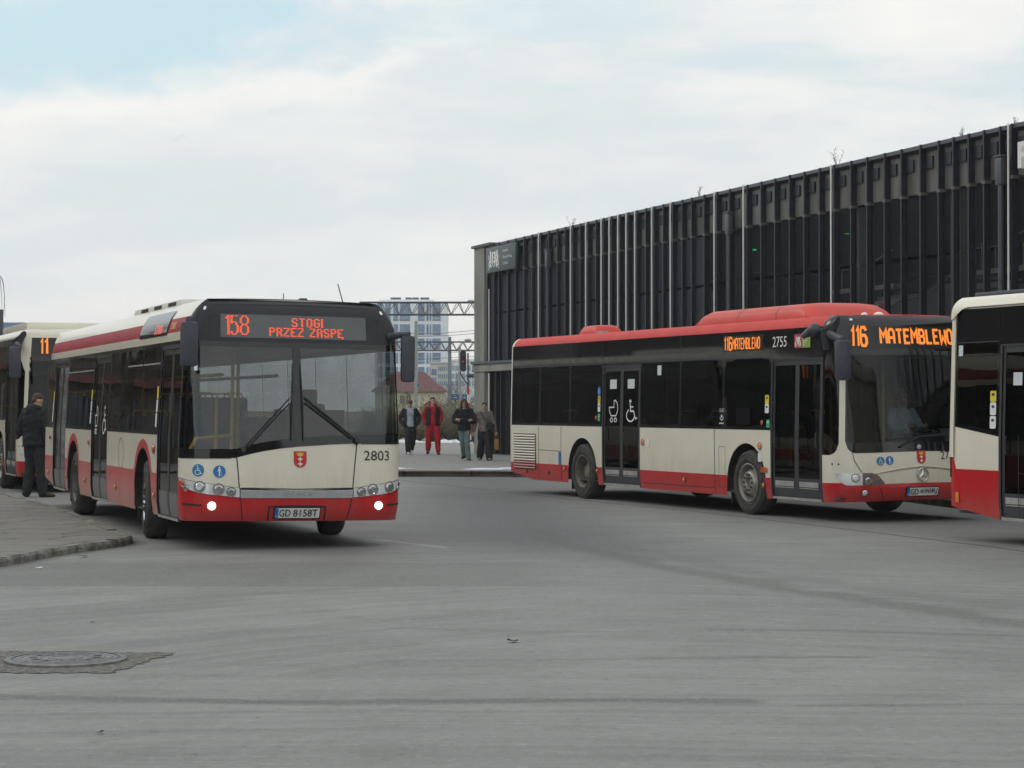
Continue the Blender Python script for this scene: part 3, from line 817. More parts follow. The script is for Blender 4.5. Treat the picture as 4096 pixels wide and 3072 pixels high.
    for a, c in ((1.74, 1.78), (2.92, 2.97), (4.05, 4.10), (5.40, 5.44), (6.88, 6.92), (8.35, 8.40), (9.42, 9.46), (10.86, 10.90), (11.72, 11.80)):
        sh.reg(fr, T(a), T(c), 1.315, 2.325, 0, .003)
    for g0, g1 in ((.40, 1.74), (5.44, 6.88), (9.46, 10.86)): sh.reg(fr, T(g0), T(g1), 2.335, 2.376, 0, .0, .4)
    lp = [(1.0 + i * 1.55, 1.0 + i * 1.55 + 1.5) for i in range(7)]
    sh.reg(fr, -T(.40), -T(11.85), 1.275, 1.33, 0, .002, .4); sh.reg(fr, -T(.40), -T(11.85), 2.30, 2.375, 0, .002, .4)
    for i in range(8): sh.reg(fr, -T(.95 + i * 1.55), -T(1.0 + i * 1.55), 1.33, 2.30, 0, .002)
    fr.build('window_frames', GLOSSB, root)
    for i, (a, c) in enumerate(panes):
        g = MB(); sh.reg(g, T(a), T(c), 1.315, 2.325, 0, 0, .4); o = g.build('window', GL_SIDE, root)
        if i in (0, 1, 3, 4):
            h = MB(); sh.reg(h, T(a), T(c), 2.120, 2.138, 0, .006, .4); h.build('vent_rail', ALU, o)
    for a, c in [(.42, .95)] + lp[:7]:
        g = MB(); sh.reg(g, -T(a), -T(min(c, 11.8)), 1.33, 2.30, 0, 0, .5); g.build('window', GL_SIDE, root)
    for a, c in ((.40, 1.74), (5.44, 6.88), (9.46, 10.86)):
        door(root, sh, a, c, 2.345, .30, glz=(.62, 2.22), gm=GL_SIDE, strip=False, handles=False, bright=mat('door_lower', (.16, .165, .17), .35, var=.1))
    for tc in (2.68, 8.6):
        for g in (1, -1): wheel_house(root, sh, tc, .60, g)
    wheel(root, -2.7, 1.11, 'chrome', radians(-7), lean, 1); wheel(root, -2.7, -1.11, 'chrome', radians(-7), lean, -1)
    wheel(root, -8.6, 1.11, 'rear', 0, lean, 1); wheel(root, -8.6, -1.11, 'rear', 0, lean, -1)
    sd = MB(); sh.reg(sd, T(1.50), T(3.32), 2.462, 2.755, 0, .012, .3, 6); o = sd.build('side_display', GLOSSB, root)
    tx = MB()
    f = lambda x, y: sh.pos(T(2.25) - x, y, .018)
    dots(tx, list('STOGI'), f, -.02, 2.585, .0155, gap=1); tx.build('display_text', LEDR, o, smooth=0)
    decal(sh, 'fleet_number', [('t', '2803', 0, 0, .28, .085, 0, .01)], [GOLD], root, T(1.18), 2.56)
    for (t, z, rr, mm) in ((1.9, 1.10, .05, ORLENS), (7.02, 1.10, .04, ORLENS), (11.1, 1.12, .04, REDLENS)):
        overlap_lamp(sh, root, T(t), z, rr, mm, 'side_lamp')
    for t in (1.86, 4.65, 7.35, 9.2, 11.3): overlap_lamp(sh, root, T(t), .545, .035, AMBER, 'side_marker')
    cp = MB(); stroke(cp, circ(0, 0, .2, 24), .012, sh.flat(T(4.28), 1.0, .004), 0, True); cp.build('filler_flap', mat('seam_brown', (.2, .17, .13)), root, smooth=0)
    for t in (1.82, 6.95, 10.92):
        decal(sh, 'sticker', [('p', rnd_rect(.10, .15, .015), 0), ('p', [(x, y - .16) for x, y in rnd_rect(.10, .15, .015)], 1), ('p', [(x, y - .33) for x, y in rnd_rect(.10, .17, .015)], 1)], [YEL, WHITE], root, T(t), 1.78)
    decal(sh, 'pram_symbol', pram(.42, 0), [WHITE], root, T(6.5), 1.42, -.008); decal(sh, 'wheelchair_symbol', wheelchair(.42, 0), [WHITE], root, T(5.78), 1.42, -.008)
    decal(sh, 'paper_notice', [('p', rnd_rect(.30, .22, .01), 0)], [PAPER], root, T(1.1), 1.66, -.022)
    seats = [(t, y, .36 + (.28 if t > 7 else 0)) for t in (3.3, 4.2, 7.6, 8.5, 9.4, 10.3) for y in (.98, .52, -.98)]
    rails = [[(-1.95, -.34, .4), (-1.95, -.34, 2.3)], [(-2.3, -.46, .4), (-2.3, -.46, 1.72)], [(-.85, -1.08, .75), (-.88, -1.06, 1.12), (-.98, -.98, 1.24), (-1.9, -.42, 1.265), (-1.95, -.34, 1.265)],
             [(-4.9, -.5, .4), (-4.9, -.5, 2.3)], [(-7.2, -.5, .4), (-7.2, -.5, 2.3)], [(-5.4, .5, .4), (-5.4, .5, 2.3)], [(-2.5, .35, 2.02), (-10.5, .35, 2.02)], [(-2.5, -.35, 2.02), (-10.5, -.35, 2.02)]]
    interior(root, sh, 2.36, seats, rails)
    return root, sh
# ------------------------------------------------------------------ the other buses (all one type, different trim)
def bus_other(cfg):
    lean = cfg.get('lean', 0.0)
    root = empty('city_bus', (*cfg['loc'], 0), (lean, 0, cfg['yaw'] - pi / 2)); root.scale = (1, 1, cfg.get('zs', 1.0))
    tag(root, cfg['label'], 'bus', 'city buses at the bus station')
    def side(z):
        if z < .5: return .02 * (.5 - z) / .2
        if z < 1.2: return 0.0
        if z < 2.74: return .045 * (z - 1.2) / 1.54
        t = min((z - 2.74) / .20, .985); return .045 + .22 * (1 - sqrt(1 - t * t))
    def front(z):
        if z < .5: return .09 * ((.5 - z) / .2) ** 2
        if z < .62: return .01
        if z < 1.0: return .01 + .03 * (z - .62) / .38
        if z < 2.4: return .04 + .15 * (z - 1.0) / 1.4
        if z < 2.74: return .19 + .06 * (z - 2.4) / .34
        t = min((z - 2.74) / .20, .985); return .25 + .18 * (1 - sqrt(1 - t * t))
    ZT = 2.925
    sh = Shell(11.95, 2.55, .17, .44, .22, side, front, ZT, lambda z: .02 * max(0, z - 1) + .15 * max(0, (z - 2.7) / .24) ** 2)
    T = sh.T; d1 = cfg.get('d1', (.60, 2.04)); d2 = (6.31, 7.77); d3 = cfg.get('d3'); sC = T(.60)
    dirty = cfg.get('dirty', False); cm, rm = (0, 1)
    ar = arches((2.76, 8.57), .585, .50); zr = cfg.get('zr', .585); sk = .275; zw = 1.29
    tail = lambda t: sk + max(0, (t - 10.75)) * .125
    b = MB(); doors = [d1, d2] + ([d3] if d3 else [])
    edges = [d1[1]] + [q for d in doors[1:] for q in d]
    spans = [(T(edges[i]), T(edges[i + 1])) if i + 1 < len(edges) else (T(edges[i]), sh.smax) for i in range(0, len(edges), 2)] + [(-sC, -sh.smax)]
    kick = cfg.get('tail_panel')
    for a, c in spans:
        redtop = lambda q: (1.0 if kick and sh.t(q) > 11.72 else (.86 if kick and sh.t(q) > 10.8 else zr))
        wl = (lambda q: 1.26 + .11 * max(0, min(1, (sh.t(q) - 10.84) / .9))) if kick else (lambda q: zw)
        sh.reg(b, a, c, lambda q: max(redtop(q), ar(sh.t(q))), wl, 0, 0, .045, 3)
        sh.reg(b, a, c, lambda q: max(tail(sh.t(q)), ar(sh.t(q))), redtop, 1, 0, .045, 2)
    rc = cfg['roof']            # 0 cream, 1 red: colour index of the cantrail
    e0 = sC if not cfg.get('frame') else T(.55)
    for g in (1, -1):
        sh.reg(b, g * e0, g * (sh.se - .05), 2.775, ZT, 2 if rc else 0, 0, .4, 6)
        sh.reg(b, g * (sh.se - .05), g * sh.smax, 2.775, ZT, 0, 0, .1, 6)
        sh.reg(b, g * (T(11.72)), g * (sh.se + .10), zw, 2.775, 0, .0, .05, 6)
        sh.reg(b, g * (sh.se + .08), g * sh.smax, zw, 2.775, 0, 0, .3, 4)
    # front end
    rt = pw([(0, .556), (.5, .550), (.62, .545), (.78, .56), (sC - .3, .565), (sC, .56)])
    q1 = sh.sv(1.0) + .17; q2 = q1 + .095
    rr = .17
    def wb(q):
        q = abs(q); d = q - (q1 - rr)
        return 1.0 - .02 * (q / q1) + (rr - sqrt(max(0, rr * rr - d * d)) if d > 0 else 0)
    def qb(q):                                             # lower edge of the corner window
        q = abs(q); d = (q2 + rr) - q
        return .955 + (rr - sqrt(max(0, rr * rr - d * d)) if d > 0 else 0)
    sh.reg(b, -sC, sC, lambda q: .315 - .03 * min(1, abs(q) / sC), lambda q: rt(abs(q)), 3, 0, .05, 4)
    sh.reg(b, -q1, q1, lambda q: rt(abs(q)), wb, 4, 0, .04, 5)
    ptop = 2.16 if not cfg.get('frame') else 2.775
    for g in (1, -1):
        sh.reg(b, g * q1, g * q2, lambda q: rt(abs(q)), ptop, 4, 0, .03, 16)
        sh.reg(b, g * q2, g * sC, lambda q: rt(abs(q)), qb, 4, 0, .04, 5)
    if cfg.get('frame'):
        sh.reg(b, -T(.55), T(.55), 2.775, ZT, 4, .002, .06, 6)
        for g in (1, -1): sh.reg(b, g * (q1 - .02), g * (q2 + .16), lambda q: 2.16 + 2.0 * max(0, abs(q) - q2), 2.775, 4, .004, .03, 6)
    body = b.build('body', [CREAMD if dirty else CREAM, REDD if dirty else RED, ROOFRED, RED, CREAM], root)
    r = MB(); sh.roof(r); r.build('roof', ROOFRED if rc else mat('roof_cream', (.72, .70, .64), .5, var=.08), root)
    k = MB()
    if cfg.get('frame'):
        sh.reg(k, -q1 + .02, q1 - .02, 2.42, 2.775, 0, .003, .05, 4)
    else:
        sh.reg(k, -sC, sC, 2.42, ZT, 0, .003, .05, 10)
        for g in (1, -1): sh.reg(k, g * q1, g * sC, 2.16, 2.42, 0, .003, .05)
    for g in (1, -1): sh.reg(k, g * (sC - .05), g * sC, qb, 2.42, 0, .003)
    zg = lambda q: max(wb(q), 1.13)
    sh.reg(k, -q1, q1, wb, zg, 1, .004, .04, 3)
    sh.reg(k, -q1, q1, 2.36, 2.42, 1, .004, .05)
    for g in (1, -1): sh.reg(k, g * (q1 - .03), g * q1, zg, 2.36, 1, .004, .03)
    k.build('front_mask', [GLOSSB, GLOSSB], root)
    g_ = MB(); sh.reg(g_, -q1 + .03, q1 - .03, zg, 2.36, 0, 0, .05, 8); g_.build('windscreen', GL_WIN2, root)
    for g in (1, -1):
        q = MB(); sh.reg(q, g * q2, g * (sC - .05), qb, 2.2, 0, 0, .04); q.build('corner_window', GL_DARK, root)
    # destination display
    ds = MB(); sh.reg(ds, -1.06, 1.13, 2.45, 2.77, 0, .006, .06); dsp = ds.build('destination_display', DISPB, root)
    if cfg.get('route'):
        tx = MB(); f = lambda x, y: sh.pos(-x, y, .012)
        led_line(tx, cfg['route'], f, cfg.get('rx', -1.09), 2.49, .112, .262, .024, .042)
        if cfg.get('dest'): led_line(tx, cfg['dest'], f, -.545, 2.525, .098, .20, .034, .036)
        tx.build('display_text', LEDA, dsp, smooth=0)
    # headlights
    qo = sh.su(-.34); top = pw([(sh.sv(.60), .56), (sh.sv(.70), .672), (sh.sv(.78), .705), (qo, .705)]); bot = pw([(sh.sv(.60), .545), (sh.sv(.72), .532), (qo - .16, .535), (qo - .05, .60), (qo, .70)])
    for g in (1, -1):
        lp = MB(); sh.reg(lp, g * sh.sv(.60), g * sh.sv(.93), lambda q: bot(abs(q)), lambda q: top(abs(q)), 1, .006, .03, 3)
        sh.reg(lp, g * sh.sv(.93), g * qo, lambda q: bot(abs(q)), lambda q: top(abs(q)), 0, .007, .03, 3)
        h = lp.build('headlight', [LAMPG, LAMPD], root)
        overlap_lamp(sh, h, g * sh.sv(.85), .60, .045, LENS, 'lamp_lens', LAMPD, .008)
        overlap_lamp(sh, h, g * (sh.sv(.93) + .10), .635, .05, LAMPG, 'lamp_lens', LAMPD, .009)
        overlap_lamp(sh, root, g * sh.sv(.90), .425, .042, LAMPG, 'fog_lamp', BLACK, .008)
    sm = MB(); fs = lambda q, z: sh.pos(q, z, .004)
    for g in (1, -1):
        stroke(sm, [(g * (q1 - .10), 1.02), (g * (q1 - .13), .88), (g * (q1 - .24), .71)], .010, fs)
        stroke(sm, [(g * sh.sv(.70), .54), (g * sh.sv(.6), .32)], .010, fs)
        if g > 0:
            for dq in (.28, .38): sm.poly([sh.flat(T(dq), .83, .004)(x, y) for x, y in circ(0, 0, .014, 10)])
    for t in (3.74, 9.46, 10.45): stroke(sm, [(T(t), zw - .01), (T(t), tail(t) + .03)], .012, fs)
    stroke(sm, [(T(9.46), .83), (T(10.45), .84)], .008, fs)
    stroke(sm, [(T(3.60), 1.02), (T(3.60), .40), (T(3.40), .40), (T(3.40), 1.02), (T(3.60), 1.02)], .006, fs)
    for i in range(13): stroke(sm, [(T(3.74 + i * .19), .375), (T(3.93 + i * .19), .375)], .008, fs)
    sm.build('panel_seams', BLACK, root, smooth=0)
    ridge = MB(); rows = []
    for i in range(25):
        x = -.78 + 1.56 * i / 24; zc = .79 - .10 * (abs(x) / .78) ** 1.6; hh = .03 * (1 - (abs(x) / .8) ** 4)
        rows.append([sh.pos(x, zc - hh, .001), sh.pos(x, zc - hh * .2, .022), sh.pos(x, zc + hh, .001)])
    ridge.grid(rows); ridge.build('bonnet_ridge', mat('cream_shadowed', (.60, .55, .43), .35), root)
    em = MB()
    for q in (1,):
        Mz = lambda x, y: sh.flat(0, .672, .02)(x, y)
        rows = []
        for a in [2 * pi * i / 28 for i in range(29)]:
            rows.append([sh.flat(0, .672, .02 + .012 * sin(c))(( .088 + .010 * cos(c)) * cos(a), (.088 + .010 * cos(c)) * sin(a)) for c in [2 * pi * j / 8 for j in range(9)]])
        em.grid(rows)
        for i in range(3):
            a = radians(90 + 120 * i); ca, sa = cos(a), sin(a); F = sh.flat(0, .672, .018); F2 = sh.flat(0, .672, .034)
            tip = F2(.082 * ca, .082 * sa); c0 = F2(0, 0)
            for sg in (1, -1):
                sdp = F(.022 * cos(a + sg * pi / 3), .022 * sin(a + sg * pi / 3)); em.poly([c0, tip, sdp])
    em.build('star_badge', CHROME, root, smooth=30)
    sens = MB(); sens.lathe([(.034, 0), (.034, .012), (.001, .014)], Matrix.Translation(sh.pos(.03, 1.06, .004)) @ Matrix.Rotation(radians(90), 4, 'Y'), 20); sens.build('sensor_cap', SILVER, root)
    if cfg.get('plate'): plate(root, sh, 0.0, .43, cfg['plate'], .02)
    if cfg.get('number'):
        decal(sh, 'crest', crest(.145, .185), [CRESTR, GOLD, WHITE], root, .0, .915)
        decal(sh, 'fleet_number', [('t', cfg['number'], 0, 0, .30, .118, 0, 0)], [INK], root, -.49, .935)
        decal(sh, 'wheelchair_symbol', [('p', circ(0, 0, .062, 24), 0)] + wheelchair(.10, 1), [TEAL, WHITE], root, sh.sv(.655), .87)
        decal(sh, 'walker_symbol', [('p', circ(0, 0, .062, 24), 0)] + walker(.105, 1), [BLUE, WHITE], root, sh.sv(.515), .875)
    wp = MB(); P = lambda q, z, o=.03: sh.pos(q, z, o)
    wp.tube([P(.35, 1.06), P(.05, 1.20), P(-.45, 1.24)], [.016, .012, .010], 6); wp.tube([P(.55, 1.17), P(-.1, 1.21), P(-.75, 1.22)], [.008, .013, .008], 6)
    wp.build('wiper', BLACK, root)
    mc = cfg.get('mirror', (.10, -1.36, 2.28))
    mo = mirror(root, sh.pos(sC - .15, 2.62, .02), mc, (.15, .21, .56), radians(6))
    ar_ = MB(); ar_.tube([sh.pos(sC - .10, 2.45, .01), sh.pos(sC - .14, 2.7, .10), sh.pos(sC - .3, 2.83, .08), sh.pos(q2 + .1, 2.66, .10), (mc[0] - .02, mc[1] + .04, mc[2] + .26)], [.05, .07, .07, .06, .05], 8); ar_.build('mirror_arm', PLASTIC, mo)
    if cfg.get('camera', True):
        cmr = MB(); cmr.ball(sh.pos(sC + .05, 2.72, .12), (.12, .10, .10)); cmr.tube([sh.pos(sC + .1, 2.7, .16), sh.pos(sC + .18, 2.63, .24)], [.07, .04], 10); cmr.build('wide_angle_mirror', PLASTIC, root)
    mirror(root, sh.pos(-sC + .15, 2.62, .02), (.05, 1.36, 2.25), (.14, .20, .5), radians(-8))
    for g in (1, -1):
        ml = MB(); f = sh.flat(g * (q1 - .10), 2.865, .010); ml.poly([f(x, y) for x, y in rnd_rect(.075, .03, .014)]); ml.build('marker_lamp', CHROME, root)
    # side glazing
    we = d3[0] if d3 else None
    fr = MB(); wtop = 2.775
    for a, c in [(d1[1], d2[0]), (d2[1], d3[0] if d3 else 11.72)] + ([(d3[1], 11.72)] if d3 else []):
        lo = (lambda q: 1.26 + .11 * max(0, min(1, (sh.t(q) - 10.84) / .9))) if kick and c > 11 else zw
        sh.reg(fr, T(a), T(c), 2.36, wtop, 0, .003, .3, 3); sh.reg(fr, T(a), T(c), lo, lambda q, lo=lo: (lo(q) if callable(lo) else lo) + .05, 0, .003, .2, 1)
        n = max(1, round((c - a) / 1.45)); w = (c - a) / n
        for i in range(n + 1):
            x = a + w * i; x0, x1 = max(a, x - .045), min(c, x + .045)
            sh.reg(fr, T(x0), T(x1), lambda q, lo=lo: (lo(q) if callable(lo) else lo) + .05, 2.36, 0, .003)
        for i in range(n):
            gw = MB(); sh.reg(gw, T(a + w * i + (.045)), T(a + w * (i + 1) - .045), lambda q, lo=lo: (lo(q) if callable(lo) else lo) + .05, 2.36, 0, 0, .25); gw.build('window', GL_DARK, root)
        for i in range(1, n): stroke(fr, [(T(a + w * i), 2.74), (T(a + w * i), 1.36)], .008, lambda q, z: sh.pos(q, z, .006), 1)
        stroke(fr, [(T(a + .02), 2.375), (T((a + c) / 2), 2.375), (T(c - .02), 2.375)], .010, lambda q, z: sh.pos(q, z, .006), 1)
    for a, c in doors: sh.reg(fr, T(a), T(c), 2.34, wtop, 0, .002, .3, 3)
    sh.reg(fr, T(.6) - .01, T(d1[0]), 2.34, wtop, 0, .0026)
    sh.reg(fr, -sC, -T(11.9), 2.36, wtop, 0, .002, .4, 3); sh.reg(fr, -sC, -T(11.9), zw, zw + .05, 0, .002, .4, 1)
    for i in range(8):
        sh.reg(fr, -T(.6 + i * 1.6), -T(.68 + i * 1.6), zw, 2.36, 0, .002)
        if i < 7: gw = MB(); sh.reg(gw, -T(.68 + i * 1.6), -T(min(11.85, 2.2 + i * 1.6)), zw + .05, 2.36, 0, 0, .4); gw.build('window', GL_DARK, root)
    fr.build('window_frames', [GLOSSB, mat('glass_joint', (.045, .05, .055), .4)], root)
    for a, c in doors:
        door(root, sh, a, c, 2.375, .285, glz=(.60, 2.24), gm=GL_DOOR)
    for tc in (2.76, 8.57):
        for g in (1, -1): wheel_house(root, sh, tc, .585, g)
    for u, kd in ((-2.705, 'front'), (-8.57, 'rear')):
        wheel(root, u, 1.13, kd, 0, lean, 1); wheel(root, u, -1.13, kd, 0, lean, -1)
    # roof gear
    if cfg.get('ac'):
        for (t0, t1, wd, h, nm) in cfg['ac']:
            a = MB(); n = 40; rows = []
            for i in range(n + 1):
                x = i / n; e = min(1.0, min(x, 1 - x) * (t1 - t0) / (.42 if h > .2 else .2)); hh = h * (1 - (1 - e) ** 2.2) + .015
                rows.append([(-t0 - (t1 - t0) * x, y * wd / 2, ZT + .005 + hh * zf) for y, zf in ((-1, 0), (-1, .45), (-.93, .72), (-.78, .92), (-.4, 1.0), (.4, 1.0), (.78, .92), (.93, .72), (1, .45), (1, 0))])
            a.grid(rows); a.poly(rows[0]); a.poly(rows[-1])
            o = a.build(nm, mat('fairing_red', (.62, .050, .030), .42, var=.08, scale=1.5) if rc else CREAM, root, smooth=50)
            if h > .2:
                jm = MB()
                for x in (.28, .60):
                    i = int(x * n); p = [Vector(q) + Vector((0, 0, .004)) for q in rows[i]]; p2 = [q + Vector((.02, 0, .001)) for q in p]; jm.grid([p, p2])
                jm.build('fairing_joint', mat('joint_dark', (.2, .03, .03)), o)
    # rear grille, lamps
    if cfg.get('grille'):
        g = MB(); s0, s1 = T(10.58), T(11.62)
        sh.reg(g, s0, s1, .46, 1.13, 1, .003, .2, 2)
        for i in range(13):
            z = .475 + i * .05
            if i < 3: m_ = 2
            else: m_ = 0
            g.grid([[sh.pos(s0 + .01, z, .006), sh.pos(s1 - .012, z, .006)], [sh.pos(s0 + .01, z + .018, .020), sh.pos(s1 - .012, z + .018, .020)], [sh.pos(s0 + .01, z + .034, .008), sh.pos(s1 - .012, z + .034, .008)]], m_)
        g.build('engine_grille', [CREAMD, BLACK, REDD], root)
    for g in (1, -1):
        tl = MB(); sh.reg(tl, g * (sh.se + .10), g * (sh.se + .24), .75, 1.35, 0, .012, .04); tl.build('tail_light', REDLENS, root)
    for t in cfg.get('ambers', (2.22, 4.9, 7.9, 9.2)): overlap_lamp(sh, root, T(t), .47 if t < 7 else .52, .034, AMBER, 'side_marker')
    cfg.get('extra', lambda *a: 0)(root, sh, T)
    seats = [(t, y, .36) for t in (4.0, 5.0, 9.6) for y in (.9, -.9)]
    rails = [[(-1.5, .34, .4), (-1.5, .34, 2.3)], [(-1.6, -.5, .4), (-1.6, -.5, 2.3)], [(-2.1, -.9, .75), (-1.9, -1.02, 1.15), (-1.5, -1.05, 1.35)], [(-1.0, -1.0, .6), (-1.05, -1.0, 1.1), (-1.2, -.9, 1.3)], [(-7.0, -.4, .4), (-7.0, -.4, 2.3)], [(-6.5, -1.0, .8), (-6.7, -1.0, 1.25)], [(-7.5, -1.0, 1.2), (-7.3, -1.0, .8)], [(-4.6, -.7, .4), (-4.6, -.7, 1.9)]]
    interior(root, sh, 2.36, seats, rails, 1.10, True, .80)
    return root, sh

def stickers(root, sh, s, items):
    for z, w, h, m in items:
        mb = MB(); f = sh.flat(s, z, .006); mb.poly([f(x, y) for x, y in rnd_rect(w, h, min(w, h) * .18)], 0)
        f2 = sh.flat(s, z, .008)
        if m is not BLUE: mb.poly([f2(x * .26, y * .14 + h * .16) for x, y in circ(0, 0, w, 10)], 1)
        mb.build('sticker', [m, INK if m in (YEL, WHITE) else WHITE], root, smooth=0)

def extra_116(root, sh, T):
    sd = MB(); sh.reg(sd, T(2.28), T(3.50), 2.48, 2.72, 0, .006, .3, 2); o = sd.build('side_display', DISPB, root)
    tx = MB(); f = lambda x, y: sh.pos(T(3.46) - x, y, .012)
    x = led_line(tx, '116', f, 0.0, 2.50, .082, .195, .020, .026); led_line(tx, 'MATEMBLEWO', f, x + .01, 2.51, .064, .165, .020, .020)
    tx.build('display_text', LEDA, o, smooth=0)
    decal(sh, 'fleet_number', [('t', '2755', 0, 0, .40, .155, 0, 0)], [WHITE], root, T(1.80), 2.59, .009)
    lg = [('p', [(x - .11, y) for x, y in rnd_rect(.22, .20, .004)], 0), ('p', [(x + .11, y) for x, y in rnd_rect(.22, .20, .004)], 1)]
    lg += [('p', [(x - .11, y) for x, y in ((-.022, .06), (.022, .06), (.024, -.03), (0, -.075), (-.024, -.03))], 2)]
    for g in (1, -1): lg += [('s', [(-.11 + g * .04, -.08), (-.11 + g * .06, -.02), (-.11 + g * .036, .03), (-.11 + g * .05, .06)], .022, 2), ('s', [(-.11 + g * .07, -.08), (-.11 + g * .075, -.03)], .014, 2)]
    lg += [('s', [(.04, .06 - i * .03), (.04 + (.07, .11, .12, .09, .06)[i], .06 - i * .03)], .010, 2) for i in range(5)]
    decal(sh, 'logo_panel', lg, [CRIM, LIME, WHITE], root, T(1.16), 2.585, .009)
    decal(sh, 'pram_symbol', pram(.40, 0, 1.55), [WHITE], root, T(7.33), 1.56, -.008); decal(sh, 'wheelchair_symbol', wheelchair(.40, 0, 1.5), [WHITE], root, T(6.66), 1.56, -.008)
    for t in (7.36, 6.68): decal(sh, 'paper_notice', [('p', rnd_rect(.26, .16, .004), 0)], [PAPER], root, T(t), 2.02, -.010)
    decal(sh, 'paper_notice', [('p', rnd_rect(.14, .16, .004), 0)], [PAPER], root, T(5.62), 2.23, .008)
    ov = MB(); f = sh.flat(T(7.88), 1.90, .008); ov.poly([f(x, y) for x, y in circ(0, 0, .062, 18, ry=.085)], 0)
    decal(sh, 'walker_symbol', walker(.1, 0), [WHITE], ov.build('sticker', BLUE, root, smooth=0), T(7.88), 1.90, .011)
    stickers(root, sh, T(7.88), [(1.76, .10, .13, YEL), (1.62, .10, .15, WHITE), (1.45, .09, .13, GRN)])
    stickers(root, sh, T(2.14), [(1.745, .115, .13, YEL), (1.61, .115, .14, WHITE)]); stickers(root, sh, T(2.10), [(1.385, .10, .12, GRN)])
    overlap_lamp(sh, root, T(2.28), 1.40, .035, ORLENS, 'door_button', BLACK, .006); overlap_lamp(sh, root, T(7.99), 1.44, .035, ORLENS, 'door_button', BLACK, .006)
    decal(sh, 'anniversary_sticker', [('t', '15 LAT', 0, .09, .15, .06, 0, .01), ('s', circ(0, -.01, .05, 16, radians(180), radians(360)), .018, 0), ('p', rnd_rect(.045, .045, .01), 0), ('s', [(-.07, -.11), (.07, -.11)], .02, 0)], [PAPER], root, T(3.50), 1.49, .009)
    mb = MB(); sh.reg(mb, T(2.62), T(3.05), 1.36, 1.62, 0, .016, .3); mb.build('outside_panel', GLOSSB, root)
    for t in (2.34, 6.20):
        overlap_lamp(sh, root, T(t), 1.045, .048, AMBER, 'door_button', BLUE, .006)
        decal(sh, 'sticker', [('p', rnd_rect(.11, .13, .01), 0)], [WHITE], root, T(t - (.20 if t > 5 else .0)), 1.045 if t > 5 else .88, .005)
    ind = MB(); sh.reg(ind, T(2.12), T(2.30), .66, .735, 0, .018, .2); ind.build('turn_indicator', ORLENS, root)
    decal(sh, 'sticker', [('p', rnd_rect(.10, .24, .03), 0)], [BLUE], root, T(9.52), .70, .005)
    for t in (10.0, 11.0):
        hl = MB(); f = sh.flat(T(t), .43, .005); hl.poly([f(x, y) for x, y in circ(0, 0, .04, 14)]); hl.build('flap_lock', BLACK, root)
    rl = MB(); rl.ball((-.65, -.28, 2.94), (.09, .07, .05)); rl.ball((-.65, -.52, 2.94), (.06, .05, .04)); rl.build('roof_dome', WHITE, root)
    vs = MB(); vs.box((-9.2, -.55, 2.98), (.2, .12, .04)); vs.build('roof_bracket', ALU, root)

def extra_rear(root, sh, T):
    fr = MB()                                              # raised cream frame round the rear corner and along the roof edge
    for g in (1, -1):
        sh.reg(fr, g * T(11.72), g * (sh.se + .22), 1.0, 2.70, 0, .020, .05, 12)
        rows = []
        def zl(t): return 2.80 if t < 11.45 else 2.80 - .14 * ((t - 11.45) / .3) ** 2
        sh.reg(fr, g * T(3.0), g * (sh.se + .22), lambda q: zl(sh.t(q)) if abs(q) < T(11.75) else 2.66, sh.ztop, 0, .035, .06, 8)
    sh.reg(fr, sh.se + .22, sh.smax, 2.66, sh.ztop, 0, .035, .06, 8); sh.reg(fr, -sh.se - .22, -sh.smax, 2.66, sh.ztop, 0, .035, .06, 8)
    fr.build('rear_frame', CREAM, root)
    rf = MB(); rf.box((-6.5, 0, 2.955), (10.4, 2.0, .06), 0, .02); rf.build('roof_unit', PLASTIC, root)
    stickers(root, sh, T(10.95), [(1.73, .12, .13, YEL), (1.585, .12, .15, WHITE), (1.425, .12, .15, WHITE)])
    decal(sh, 'paper_notice', [('p', rnd_rect(.17, .15, .004), 0)], [PAPER], root, T(10.5), 1.93, -.008)
    decal(sh, 'paper_notice', [('p', rnd_rect(.09, .13, .01), 0)], [PAPER], root, T(11.62), 2.28, .008)
    ind = MB(); sh.reg(ind, T(11.70), T(11.63), .46, .58, 0, .008, .2); ind.build('side_marker', AMBER, root)

def extra_behind(root, sh, T):
    rf = MB(); rf.box((-3.2, 0, 3.02), (3.4, 1.9, .17), 0, .07); rf.build('roof_unit', CREAM, root)

A_ROOT, A_SH = bus_158()
B_ROOT, B_SH = bus_other(dict(loc=(5.80, 29.3), yaw=.406, lean=.008, roof=1, route='116', dest='MATEMBLEWO', number='2755', plate='GD 690RJ',
    label='red roofed bus showing 116 MATEMBLEWO in amber on front and side', ac=[(1.75, 5.35, 1.5, .245, 'roof_unit'), (10.0, 10.85, .55, .20, 'roof_unit')],
    grille=True, extra=extra_116, ambers=(2.24, 4.75, 7.95, 9.32)))
C_ROOT, C_SH = bus_other(dict(loc=(-8.0, 39.25), yaw=.375, zs=1.055, rx=-.94, roof=0, frame=True, route='11', dest=None, number=None, plate=None, camera=False, dirty=True,
    label='bus behind the 158 bus at the far left, amber 11 on its front', extra=extra_behind, mirror=(.30, -1.42, 2.32)))
D_YAW = .40
_dx, _dy = sin(D_YAW), -cos(D_YAW)
D_ROOT, D_SH = bus_other(dict(loc=(5.315 + 1.275 * cos(D_YAW) + 11.95 * _dx, 25.55 + 1.275 * sin(D_YAW) + 11.95 * _dy), yaw=D_YAW, roof=0, zs=1.012, frame=True, route=None, number=None, plate=None,
    label='rear end of a cream and red bus cut off at the right edge', d3=(9.45, 10.84), tail_panel=True, extra=extra_rear, ambers=(3.9,)))
